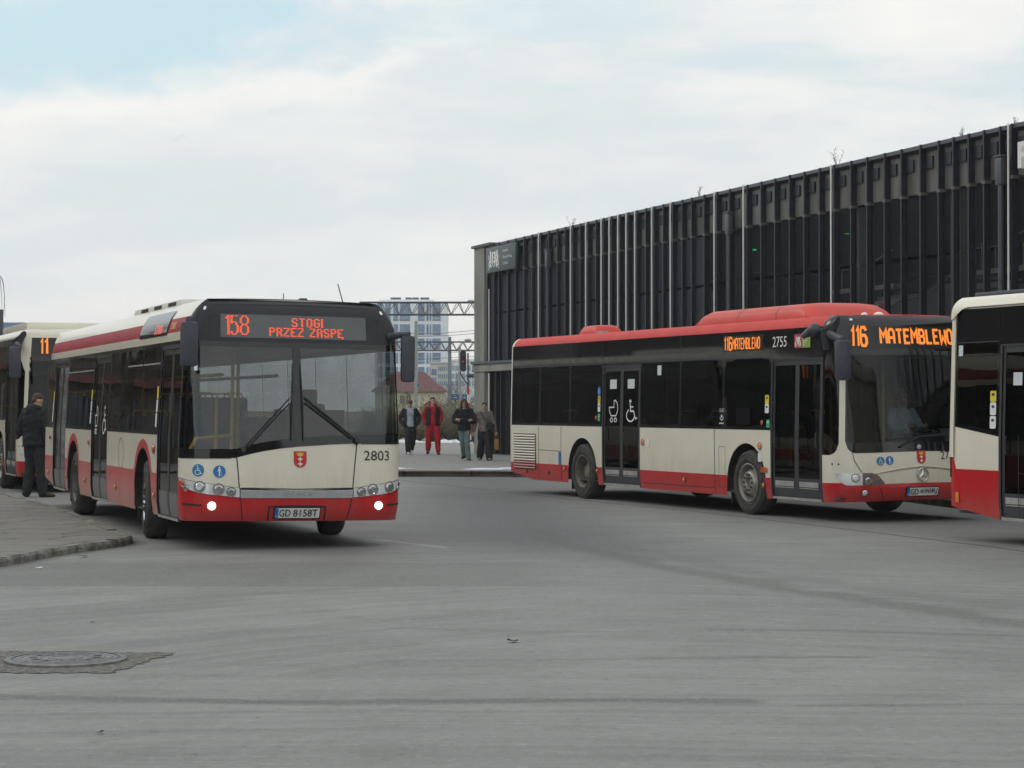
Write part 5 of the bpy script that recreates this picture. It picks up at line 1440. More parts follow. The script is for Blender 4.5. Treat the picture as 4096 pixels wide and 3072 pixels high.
# ------------------------------------------------------------------ background
def at(px_, Y): return (px_ - 2048) / 8300 * Y
def zt(py_, Y): return EYE + (1625 - py_) / 8300 * Y
STEELG = mat('galvanised_grey', (.13, .14, .15), .6, var=.15, scale=3, metal=.3)
WHT = mat('white_render', (.86, .90, .94), .85, var=.05, scale=.2)
BLW = mat('blue_glass', (.15, .235, .38), .3, var=.45, scale=.35)
BALC = mat('balcony_glass', (.27, .36, .50), .35, var=.25, scale=.5)
def tower():
    Y = 430.0; s_ = Y / 8300; x0, x1 = at(1500, Y), at(1787, Y); root = empty('apartment_tower', ((x0 + x1) / 2, Y, 0))
    tag(root, 'tall white apartment tower with columns of blue windows above the railway gantry', 'building'); O = Vector((-(x0 + x1) / 2, -Y, 0))
    def fin(mb, name, mm, par=None, sm=0):
        o = mb.build(name, mm, None, sm); o.data.transform(Matrix.Translation(O)); o.parent = par or root; return o
    m = MB(); m.box(((x0 + x1) / 2, Y + 6, zt(1208, Y) / 2), (x1 - x0, 12, zt(1208, Y))); fin(m, 'wall', WHT)
    m = MB(); m.box(((x0 + x1) / 2 - 1, Y + 6, zt(1204, Y)), (x1 - x0 - 3.5, 10, .7)); fin(m, 'roof', WHT)
    for a, b in ((1620, 1644), (1648, 1672), (1680, 1714), (1560, 1600)):
        m = MB(); m.box(((at(a, Y) + at(b, Y)) / 2, Y + 3, zt(1193, Y)), (at(b, Y) - at(a, Y), 3, .5)); fin(m, 'roof_planter', mat('planter_dark', (.10, .12, .16), .9, var=.4, scale=2))
    cols = [(1512, 1530), (1540, 1562), (1574, 1592), (1600, 1640), (1672, 1698), (1706, 1714), (1719, 1724), (1730, 1762)]
    for j in range(7):
        ya, yb = 1240 + j * 57 - (30 if j == 0 else 0), 1240 + j * 57 + 43
        for a, b in cols:
            f = MB(); f.box(((at(a, Y) + at(b, Y)) / 2, Y - .02, (zt(ya, Y) + zt(yb, Y)) / 2), (at(b, Y) - at(a, Y), .25, zt(ya, Y) - zt(yb, Y))); w = fin(f, 'window', BLW)
            if b - a > 15:
                f = MB(); f.box(((at(a, Y) + at(b, Y)) / 2, Y - .22, zt(yb - 9, Y)), (at(b, Y) - at(a, Y), .12, 9 * s_)); fin(f, 'balcony', BALC, w)
                f = MB(); f.box(((at(a, Y) + at(b, Y)) / 2, Y - .2, (zt(ya + 20, Y))), (at(b, Y) - at(a, Y), .14, 3.0 * s_)); fin(f, 'transom', BALC, w)
tower()
def block(name, label, px0, px1, pyt, Y, wins, wallm, winm, depth=10, roofm=None, pyr=None):
    x0, x1 = at(px0, Y), at(px1, Y); h = zt(pyt, Y); root = empty(name, ((x0 + x1) / 2, Y, 0)); tag(root, label, 'building')
    m = MB(); m.box((0, depth / 2, h / 2), (x1 - x0, depth, h)); m.build('wall', wallm, root, 0)
    for a, b, c, d in wins:
        f = MB(); f.box(((at(a, Y) + at(b, Y)) / 2 - (x0 + x1) / 2, -.02, (zt(c, Y) + zt(d, Y)) / 2), (at(b, Y) - at(a, Y), .2, zt(c, Y) - zt(d, Y))); f.build('window', winm, root, 0)
    m = MB(); m.box((0, depth / 2, h + .1), (x1 - x0 + .6, depth + .6, .25)); m.build('roof', roofm or wallm, root, 0)
    return root
block('apartment_block', 'low white apartment block with dark upright windows right of the tower', 1722, 1800, 1453, 380,
      [(a, a + 4, t_, t_ + 17) for t_ in (1466, 1496, 1524) for a in (1753, 1760, 1768, 1776, 1785)] + [(1726, 1746, 1476, 1500), (1726, 1746, 1510, 1535)], mat('warm_render', (.62, .60, .55), .85, var=.05, scale=.2), BLW)
block('apartment_block', 'pale block with blue balconies between the catenary mast and the signal', 1796, 1912, 1444, 400,
      [(a, a + 14, t_, t_ + 20) for t_ in (1462, 1494, 1524) for a in (1803, 1822, 1846, 1868, 1888)], WHT, BALC)
# house with the red hipped roof
def house():
    Y = 170.0; X0, X1 = at(1500, Y), at(1764, Y); ez, az = zt(1567, Y), zt(1484, Y)
    root = empty('house', ((X0 + X1) / 2, Y, 0)); tag(root, 'single storey cream house with a dark red hipped roof behind the shrubs', 'house'); O = (X0 + X1) / 2; w = (X1 - X0) / 2
    m = MB(); m.box((0, 4, ez / 2), (2 * w, 8, ez)); m.build('wall', mat('cream_render', (.64, .59, .42), .9, var=.08, scale=.6), root, 0)
    m = MB(); e = .35; rx = at(1690, Y) - O
    a = [(-w - e, -e, ez), (w + e, -e, ez), (w + e, 8 + e, ez), (-w - e, 8 + e, ez)]; r0, r1 = (-w * .5, 4, az), (rx, 4, az)
    m.poly([a[0], a[1], r1, r0]); m.poly([a[1], a[2], r1]); m.poly([a[2], a[3], r0, r1]); m.poly([a[3], a[0], r0]); m.poly(a)
    m.build('roof', mat('red_tiles', (.125, .050, .050), .8, var=.3, scale=4, bump=.5, bscale=9), root, 0)
    for px_ in (1604, 1614, 1628):
        f = MB(); f.box((at(px_, Y) - O, -.02, zt(1600, Y)), (.19, .1, .72)); f.build('window', mat('house_window', (.16, .15, .13), .3), root, 0)
    f = MB(); f.tube([(at(1622, Y) - O, -.15, ez), (at(1640, Y) - O, -.12, ez - .35), (at(1640, Y) - O, -.12, .1)], .05, 6); f.build('downpipe', TW, root)
    m = MB(); px0 = at(1690, 150); 
    m.add([(at(1690, 140) - O, -30, 2.1), (at(1732, 140) - O, -30, zt(1598, 140)), (at(1776, 140) - O, -30, 2.1), (at(1690, 140) - O, -27, 2.1), (at(1732, 140) - O, -27, zt(1598, 140)), (at(1776, 140) - O, -27, 2.1)], [[0, 1, 2], [3, 5, 4], [0, 3, 4, 1], [1, 4, 5, 2], [0, 2, 5, 3]])
    return root, m
hr, gm_ = house()
sh_root = empty('garden_shed', (at(1732, 140), 140, 0)); tag(sh_root, 'small gabled shed with a red roof low in front of the cream house', 'shed')
m = MB(); w_ = at(1776, 140) - at(1732, 140); zr_ = zt(1596, 140); ze_ = zt(1622, 140)
m.add([(-w_, 0, ze_), (0, 0, zr_), (w_, 0, ze_), (-w_, 4, ze_), (0, 4, zr_), (w_, 4, ze_)], [[0, 3, 4, 1], [1, 4, 5, 2]]); m.build('roof', mat('red_tiles', (.155, .05, .045)), sh_root, 0)
m = MB(); m.box((0, 2, ze_ / 2), (2 * w_ - .2, 3.6, ze_)); m.add([(-w_ + .1, .2, ze_), (0, .2, zr_ - .05), (w_ - .1, .2, ze_)], [[0, 1, 2]]); m.build('wall', mat('shed_wall', (.22, .19, .16), .9, var=.2), sh_root, 0)
# blue hall far left
block('blue_hall', 'pale blue shed roof showing above the bus at the far left edge', -40, 74, 1316, 75, [], mat('blue_sheet', (.30, .40, .56), .6, var=.05, scale=.4), BLW, 12)
for i, px_ in enumerate((1, 9)):
    m = MB(); m.tube([(at(px_, 74), 74, 0), (at(px_, 74), 74, zt(1238, 74))], .035, 8); tag(m.build('mast', STEELG), ('thin grey mast at the very left edge', 'pale thin mast just right of the leftmost mast')[i], 'mast')

# railway gantries
def gantry(Y, px0, px1, pt_, pb_, label, bays, depth=.9, mast_px=()):
    root = empty('railway_gantry', (at((px0 + px1) / 2, Y), Y, 0)); tag(root, label, 'gantry', 'railway catenary gantries'); ox = at((px0 + px1) / 2, Y)
    za, zb = zt(pt_, Y), zt(pb_, Y); x0, x1 = at(px0, Y) - ox, at(px1, Y) - ox; r_ = Y / 8300 * 2.6
    c = MB()
    for yy in (-depth / 2, depth / 2):
        for z in (za, zb): c.tube([(x0, yy, z), (x1, yy, z)], r_, 6)
    c.build('chord', STEELG, root)
    l = MB(); n = bays
    for yy in (-depth / 2, depth / 2):
        for i in range(n):
            a = x0 + (x1 - x0) * i / n; b = x0 + (x1 - x0) * (i + 1) / n; mi_ = (a + b) / 2 + (.12 if yy > 0 else 0)
            l.tube([(a, yy, zb), (mi_, yy, za)], r_ * .62, 5); l.tube([(mi_, yy, za), (b, yy, zb)], r_ * .62, 5)
    for i in range(n + 1):
        a = x0 + (x1 - x0) * i / n; l.tube([(a, -depth / 2, zb), (a, depth / 2, zb)], r_ * .6, 5); l.tube([(a, -depth / 2, za), (a, depth / 2, za)], r_ * .6, 5)
    l.build('lattice', STEELG, root)
    for p_, hw, topy, shape in mast_px:
        mm = MB(); X_ = at(p_, Y) - ox
        mm.box((X_, 0, zt(topy, Y) / 2), (hw * 2 * Y / 8300, .3, zt(topy, Y)), 0, 0, None, (.72, .9)); mm.build('mast', mat('mast_concrete', (.34, .36, .37), .8, var=.12) if shape else mat('mast_blue_grey', (.20, .25, .31), .7, var=.12), root)
    return root, ox
g1, ox1 = gantry(120, 1440, 1960, 1210, 1259, 'nearer and higher lattice railway gantry reaching from the 158 bus to the building', 10, .9, ((1664, 8, 1285, 1),))
g2, ox2 = gantry(190, 1560, 1960, 1368, 1402, 'farther and lower lattice railway gantry crossing behind the signal', 9, .9, ((1799, 8.5, 1348, 0),))
def floodlight(px_, py_, Y, label):
    m = MB(); x = at(px_, Y); z = zt(py_, Y); s_ = Y / 8300
    m.ball((x, Y, z), (15 * s_, 12 * s_, 6 * s_)); m.tube([(x - 6 * s_, Y, z), (x - 12 * s_, Y, z - 7 * s_)], 1.5 * s_, 6)
    tag(m.build('floodlight', mat('lamp_housing', (.45, .47, .47), .5)), label, 'lamp')
floodlight(1884, 1204, 119, 'grey dome lamp on top of the higher gantry beside the building edge'); floodlight(1872, 1360, 189, 'grey flat lamp on top of the lower gantry')
for i, (pts_, Y) in enumerate(((((1500, 1335), (1770, 1333), (1910, 1321)), 150), (((1500, 1350), (1790, 1343), (1910, 1333)), 150), (((1790, 1412), (1910, 1402)), 186), (((1640, 1440), (1910, 1425)), 186), (((1790, 1440), (1910, 1436)), 186))):
    m = MB(); m.tube([(at(a, Y), Y, zt(b, Y)) for a, b in pts_], .018, 5); tag(m.build('overhead_wire', STEELG), 'thin overhead railway wire strung between the gantries', 'wire', 'overhead railway wires')
m = MB(); m.tube([(at(1839, 110), 110, .1), (at(1839, 110), 110, zt(1385, 110))], .07, 8); tag(m.build('lamp_post', mat('mast_concrete', (.34, .36, .37))), 'slim grey post directly behind the traffic signal', 'post')

# level crossing signal
def signal():
    Y = 76.0; s_ = Y / 8300; root = empty('traffic_signal', (at(1872, Y), Y, .15)); tag(root, 'traffic signal with dark rounded head, red light and striped post', 'traffic signal'); o = Vector((at(1872, Y), Y, .15))
    z = lambda py_: zt(py_, Y) - .15
    x = lambda px_: at(px_, Y) - at(1872, Y)
    p = MB()
    p.tube([(x(1873), 0, z(1545)), (x(1872), 0, z(1412))], .030, 8); p.build('upper_post', STEELG, root)
    p = MB(); ys = [1760, 1735, 1711, 1686, 1662, 1638, 1612, 1578, 1545]
    for i in range(8):
        p.tube([(x(1880 - (1760 - ys[i]) * .036), 0, z(ys[i])), (x(1880 - (1760 - ys[i + 1]) * .036), 0, z(ys[i + 1]))], .05, 10, i % 2)
    p.build('striped_post', [mat('post_white', (.72, .72, .72), .5), mat('post_red', (.5, .05, .04), .5)], root)
    h = MB(); c = Vector((x(1853), -.12, z(1445))); rr = 12 * s_
    out_ = [(px_ * rr, pz_) for px_, pz_ in [(cos(a), sin(a) * 1.0 * rr + 30 * s_) for a in [pi * i / 12 for i in range(13)]] + [(cos(a), sin(a) * rr - 30 * s_) for a in [pi + pi * i / 12 for i in range(13)]]]
    fr_ = [c + Vector((a, -.10, b)) for a, b in out_]; bk_ = [q + Vector((0, .22, 0)) for q in fr_]
    h.poly(fr_); h.poly(bk_[::-1]); h.grid([fr_ + fr_[:1], bk_ + bk_[:1]]); ho = h.build('signal_head', mat('signal_black', (.022, .022, .028), .6), root)
    for py_, mm in ((1419, LAMPD), (1447, REDON), (1472, LAMPD)):
        l = MB(); rad = (3.2 if mm is REDON else 6.5) * s_
        l.disc(rad, Matrix.Translation((x(1853), -.226, z(py_))) @ Matrix.Rotation(radians(90), 4, 'X'), 18); l.build('signal_lamp', mm if mm is REDON else PLASTIC, ho)
    b = MB(); b.tube([(x(1842), -.05, z(1487)), (x(1842), -.02, z(1497)), (x(1871), 0, z(1540))], .022, 6); b.build('bracket', BLACK, root)
    b = MB(); b.ball((x(1882), 0, z(1503)), (18 * s_, .12, 8 * s_)); b.build('siren_hood', PIPE, root)
    b = MB(); b.box((x(1893), .0, z(1484)), (9 * s_, .14, 9 * s_), 0, .01); b.build('camera', BLACK, root)
signal()
for i, (a, b, Y) in enumerate(((1805, 1837, 90), (1849, 1868, 90))):
    root = empty('blue_sign', (at((a + b) / 2, Y), Y, .15)); w_ = at(b, Y) - at(a, Y)
    tag(root, ('wider blue direction sign left of the slim post behind the people', 'narrower blue direction sign beside the striped signal post')[i], 'sign')
    m = MB(); m.box((0, 0, zt(1588, Y) - .15), (w_, .03, 22 * Y / 8300), 0, .01); o = m.build('sign_panel', mat('sign_blue', (.03, .10, .26), .4), root)
    m = MB(); F = lambda x, y: Vector((x, -.018, zt(1588, Y) - .15 + y))
    stroke(m, [(-w_ * .1, .06), (w_ * .1, .06)], .02, F); stroke(m, [(-w_ * .25, -.04), (0, -.02), (w_ * .25, -.04)], .03, F); m.build('sign_marks', PAPER, o, 0)
    m = MB(); m.tube([(0, .04, 0), (0, .04, zt(1580, Y) - .15)], .03, 6); m.build('post', STEELG, root)
m = MB(); m.box((at(1671, 119), 119.6, zt(1540, 119)), (.09, .02, .18)); tag(m.build('mast_plate', mat('sign_blue', (.03, .10, .26))), 'tiny blue number plate fixed to the pale catenary mast', 'sign')
hp = MB(); X_ = at(1899, 84); hp.tube([(X_ - .05, 84, .15), (X_ - .05, 84, .42), (X_ - .02, 84, .47), (X_ + .06, 84.3, .47), (X_ + .1, 84.5, .42), (X_ + .1, 84.5, .15)], .03, 8)
tag(hp.build('black_hoop', BLACK), 'low black steel hoop standing by the corner of the concrete building', 'hoop barrier')

# shrubs and bare trees
SHR = [mat('shrub_twig', (.20, .18, .14), .95, var=.35), mat('dry_leaf_olive', (.27, .26, .16), .9, var=.4, scale=20), mat('dry_leaf_tan', (.24, .17, .07), .9, var=.4, scale=20)]
def shrub_mesh(seed, h, w, tan_):
    r = random.Random(seed); m = MB(); l = MB()
    for i in range(110):
        a = r.uniform(0, 2 * pi); p = [Vector((cos(a) * r.uniform(0, .12), sin(a) * .1, 0))]; d = Vector((cos(a) * r.uniform(.2, .9) * w / h, sin(a) * .6, 1)).normalized(); L = h * r.uniform(.55, 1.08)
        for k_ in range(5): d = (d + Vector((r.uniform(-.35, .35), r.uniform(-.35, .35), r.uniform(-.15, .15)))).normalized(); p.append(p[-1] + d * L / 5)
        m.tube(p, [.016, .013, .010, .008, .006, .004], 4, 0, False)
        for k_ in range(5):
            q = p[r.randint(1, 5)]; e = q + Vector((r.uniform(-1, 1), r.uniform(-1, 1), r.uniform(-.2, .8))) * .22 * h; m.tube([q, e], [.007, .003], 3, 0, False)
            for z_ in range(4):
                c = q + (e - q) * r.random() + Vector((r.uniform(-.05, .05), r.uniform(-.05, .05), r.uniform(-.05, .05))); u = Vector((r.uniform(-1, 1), r.uniform(-1, 1), r.uniform(-1, 1))).normalized() * r.uniform(.02, .045); v_ = u.orthogonal().normalized() * u.length * .6
                l.poly([c - u, c + v_, c + u, c - v_], 1 if r.random() > tan_ else 2)
    b0 = len(m.v); m.v += l.v; m.f += [[i + b0 for i in f] for f in l.f]; m.m += l.m
    return m
SP = [shrub_mesh(31, 1.5, 1.3, .25), shrub_mesh(32, 1.25, 1.6, .7), shrub_mesh(33, 1.7, 1.2, .15)]
SO = [None] * 3
SL = ['olive shrub behind the 158 bus mirror side, leftmost of the row', 'tan leaved shrub just right of the boy in white trainers', 'shrub right behind the man in red', 'olive shrub between the man in red and the girl in the puffer jacket', 'low tan shrub at the heels of the girl in the puffer jacket', 'shrub just left of the striped signal post', 'taller shrub in the second row behind the boy', 'taller shrub in the second row between the man in red and the girl', 'last shrub of the row beside the concrete pier', 'taller shrub in the second row behind the girl with long hair', 'shrub hidden by the bus side, left end of the second row']
for i, (x, y, k_, sc) in enumerate(((-4.9, 87, 0, 1), (-3.95, 86.6, 1, 1), (-3.2, 87.2, 0, 1.05), (-2.35, 86.7, 2, .85), (-1.75, 86.3, 1, .75), (-1.95, 88.2, 0, 1.1), (-4.4, 89.5, 2, 1.1), (-2.7, 89.8, 2, 1.15), (-1.1, 88, 0, .9), (-1.7, 90.5, 2, 1.1), (-5.8, 89, 1, 1.2))):
    if SO[k_] is None: o = SO[k_] = SP[k_].build('shrub', SHR, smooth=0, weld=False)
    else: o = SO[k_].copy(); COL.objects.link(o)
    o.location = (x, y, .14); o.rotation_euler = (0, 0, i * 1.3); o.scale = (sc, sc, sc); tag(o, SL[i], 'shrub', 'winter shrubs behind the people')

def bare_tree(name, x, y, h, label, seed, colm, n0=5, spread=.55, twig=.5, group=None, droop=0.0):
    r = random.Random(seed); root = empty(name, (x, y, 0)); tag(root, label, 'tree', group); t = MB(); c = MB()
    t.tube([(0, 0, 0), (.03 * h * r.uniform(-1, 1) * .3, 0, h * .3), (0, 0, h * .55)], [h * .018, h * .014, h * .009], 8); t.build('trunk', colm, root)
    def grow(p, d, L, rad, lev):
        pts = [p]; q = p.copy(); dd = d.copy()
        for k_ in range(4): dd = (dd + Vector((r.uniform(-.25, .25), r.uniform(-.25, .25), r.uniform(-.05, .2) - droop * lev * .16))).normalized(); q = q + dd * L / 4; pts.append(q.copy())
        c.tube(pts, [rad, rad * .85, rad * .7, rad * .55, rad * .35], 5 if lev < 2 else 3, 0, False)
        if lev < 3:
            for k_ in range(4 if lev else 5):
                b = pts[r.randint(1, 4)]; a = r.uniform(0, 2 * pi)
                grow(b, (dd * .7 + Vector((cos(a), sin(a), r.uniform(-.2, .7))) * spread).normalized(), L * r.uniform(.45, .7), rad * .5, lev + 1)
    for i in range(n0):
        a = 2 * pi * i / n0 + r.uniform(-.4, .4); grow(Vector((0, 0, h * r.uniform(.3, .55))), Vector((cos(a) * spread, sin(a) * spread, 1)).normalized(), h * .42, h * .007, 0)
    c.build('crown', colm, root); return root
HZ = mat('far_twig', (.16, .165, .18), .95, var=.2)
for i, (px_, Y, h) in enumerate(((1815, 150, 3.4), (1850, 160, 4.0), (1885, 150, 3.6), (1790, 165, 2.8))):
    bare_tree('bare_tree', at(px_, Y), Y, h, ('bare grey tree behind the wider blue sign', 'bare grey tree behind the slim post and signal head', 'bare grey tree between the signal post and the building', 'low bare tree beside the right end of the cream house')[i], 50 + i, HZ, 6, .7, group='bare trees by the railway')
# hanging birch twigs reaching in from the left
bt = empty('weeping_birch', (-11.3, 40.5, .08)); tag(bt, 'drooping bare birch twigs hanging in at the left edge above the buses', 'tree')
t = MB(); t.tube([(0, 0, 0), (.1, 0, 2.2), (.0, 0, 4.6)], [.12, .10, .05], 10); t.build('trunk', mat('birch_bark', (.5, .5, .48), .8, var=.4, scale=5), bt)
c = MB(); r = random.Random(3)
for i in range(14):
    L = r.uniform(.75, 1.32) if i else 1.40; top = 4.05 + .16 * L + r.uniform(-.08, .1); x1 = L + .02
    base = Vector((0, 0, 3.6 + r.uniform(-.3, .3)))
    pts = [base, Vector((L * .45, r.uniform(-.2, .2), top - .08)), Vector((L * .75, r.uniform(-.2, .2), top)), Vector((L * .93, r.uniform(-.2, .2), top - .16)), Vector((x1, r.uniform(-.2, .2), top - .42)), Vector((x1 + .03, r.uniform(-.2, .2), top - r.uniform(.7, 1.0)))]
    c.tube(smooth_path(pts, 4), [.022 - .019 * k_ / 20 for k_ in range(21)], 4, 0, False)
    for k_ in range(9):
        q = Vector((L * r.uniform(.5, 1.0), r.uniform(-.25, .25), top - r.uniform(.05, .25))); ln = r.uniform(.4, .9); c.tube([q, q + Vector((r.uniform(0, .05), 0, -ln * .5)), q + Vector((r.uniform(0, .04), 0, -ln))], [.006, .004, .002], 3, 0, False)
c.build('crown', TW, bt)

# two gulls
def gull(px_, py_, Y, label, rz):
    root = empty('gull', (at(px_, Y), Y, zt(py_, Y)), (0, 0, rz)); tag(root, label, 'bird', 'gulls in the sky')
    b = MB(); b.ball((0, 0, 0), (.08, .20, .065)); b.ball((0, -.21, .03), (.045, .06, .045)); b.tube([(0, -.26, .03), (0, -.31, .022)], [.016, .004], 5); b.add([(-.03, .18, 0), (.03, .18, 0), (.06, .30, 0), (-.06, .30, 0)], [[0, 1, 2, 3]]); b.build('body', mat('gull_white', (.66, .68, .70), .8), root)
    for g_ in (1, -1):
        w = MB(); w.grid([[(g_ * .05, -.10, .03), (g_ * .05, .10, .03)], [(g_ * .28, -.13, .14), (g_ * .28, .07, .14)], [(g_ * .55, -.02, .10), (g_ * .50, .10, .10)], [(g_ * .68, .10, .05), (g_ * .66, .12, .05)]]); wv = list(w.v)
        w.add([(x, y, z - .015) for x, y, z in wv], [f[::-1] for f in w.f]); w.build('wing', mat('gull_grey', (.42, .44, .47), .8), root)
gull(726, 543, 480, 'higher and darker of the two gulls high in the left sky', .3); gull(700, 558, 500, 'lower and paler of the two gulls high in the left sky', -.4)

# ------------------------------------------------------------------ what stands out of view and shows in the bus windows
def street_block(name, label, c, size, rz, wallm, seed, floors=3):
    root = empty(name, (c[0], c[1], 0), (0, 0, rz)); tag(root, label, 'building'); w, d, h = size
    m = MB(); m.box((0, 0, h / 2), size); m.build('wall', wallm, root, 0)
    m = MB(); m.box((0, 0, h + .2), (w + .8, d + .8, .4)); m.build('roof', FIND, root, 0)
    q = MB(); r = random.Random(seed); n = int(w / 3.2)
    for f in range(floors):
        for i in range(n):
            q = MB(); q.box((-w / 2 + (i + .5) * w / n, -d / 2 - .02, h * (f + .55) / floors), (r.uniform(.9, 1.6), .12, h / floors * .6)); q.build('window', r.choice((WINA, WINB, WINA)), root, 0)
    b = MB(); b.box((0, -d / 2 - .15, h / floors * 1.02), (w, .3, .22)); b.build('shop_band', mat('shop_red', (.16, .03, .03)), root, 0)
    return root
BRK = mat('brown_brick', (.095, .075, .06), .9, var=.6, scale=.7, streak=True); WINA = mat('dark_window', (.02, .022, .026), .3); WINB = mat('pale_blind', (.22, .21, .19), .7, var=.3)
street_block('brick_building', 'long brown brick building left of the view, mirrored in the side windows of the buses', (-28, 36), (84, 8, 6.2), pi / 2, BRK, 3, 2)
street_block('brick_building', 'low brown building behind the viewer, mirrored in the bus windscreens', (34, -18), (60, 10, 5), radians(150), BRK, 5, 2)
for i, (x, y) in enumerate(((-21, 28), (-21.5, 40), (-22, 50), (-22.5, 58), (27, 15), (34, 11))):
    if i == 0: tr = bare_tree('bare_tree', x, y, 9.5, 'bare street tree outside the view, seen only mirrored in the glass', 77, TW, 6, .75, group='bare street trees out of view')
    else: q = copy_tree(tr); q.location = (x, y, 0); q.rotation_euler = (0, 0, i * 1.1)
# ------------------------------------------------------------------ people
SKIN = mat('skin', (.50, .30, .22), .55, var=.06, scale=30)
EYEW = mat('eye', (.03, .025, .022), .25)
LIP = mat('lips', (.36, .14, .12), .5)
def cloth(n, c, **k): return mat(n, c, .85, var=k.pop('var', .18), scale=k.pop('scale', 9), bump=k.pop('bump', .25), bscale=k.pop('bscale', 22))
V = Vector
STAND = dict(pelvis=V((0, 0, .96)), chest=V((0, 0, 1.28)), neck=V((0, 0, 1.49)), head=V((0, -.02, 1.635)), shL=V((.19, 0, 1.43)), shR=V((-.19, 0, 1.43)), elL=V((.25, .03, 1.15)), elR=V((-.25, .03, 1.15)),
             waL=V((.26, -.03, .90)), waR=V((-.26, -.03, .90)), hipL=V((.095, 0, .92)), hipR=V((-.095, 0, .92)), knL=V((.10, -.02, .50)), knR=V((-.10, -.02, .50)), anL=V((.10, .02, .09)), anR=V((-.10, .02, .09)))

def lerp(a, b, t): return a + (b - a) * t
def limb(m, pts, rs, mi=0):
    P = smooth_path(pts, 4); n = len(P); k = len(rs) - 1
    r_ = [lerp(rs[min(int(i / (n - 1) * k), k - 1)], rs[min(int(i / (n - 1) * k), k - 1) + 1], (i / (n - 1) * k) - min(int(i / (n - 1) * k), k - 1)) for i in range(n)]
    m.tube(P, r_, 12, mi); m.ball(P[0], r_[0], mi, 12, 8); m.ball(P[-1], r_[-1], mi, 12, 8)

def hand(m, wrist, d, curl=.5, side=1, up=V((0, -1, 0))):
    """palm, five separate fingers of unequal length with bent knuckles, thumb from the side"""
    d = d.normalized(); s_ = d.cross(up).normalized() * side; n = s_.cross(d).normalized() * side
    pc = wrist + d * .05
    for k in range(5):
        q = wrist + d * (.012 + .02 * k); m.ball(q, (.026, .026, .026) if 0 else .021, 0, 8, 6)
        for e in (-1, 1): m.ball(q + s_ * e * .020, .016, 0, 8, 6)
    for i, (o, L) in enumerate(((-.030, .075), (-.010, .086), (.011, .08), (.030, .062))):
        b = wrist + d * .095 + s_ * o; p = [b]; dd = d.copy()
        for j, f in enumerate((.42, .32, .26)):
            a = curl * (.55 + .3 * j); dd = (dd * cos(a) - n * sin(a)).normalized(); p.append(p[-1] + dd * L * f)
        m.tube(p, [.0105, .010, .009, .0075], 7); m.ball(p[-1], .0075, 0, 6, 5)
    b = wrist + d * .03 - s_ * .028; t = (d * .7 - s_ * .7 - n * .35).normalized(); p = [b, b + t * .035, b + t * .06 + d * .015 - n * .012, b + t * .066 + d * .035 - n * .022]
    m.tube(p, [.014, .0125, .011, .008], 7); m.ball(p[-1], .008, 0, 6, 5)

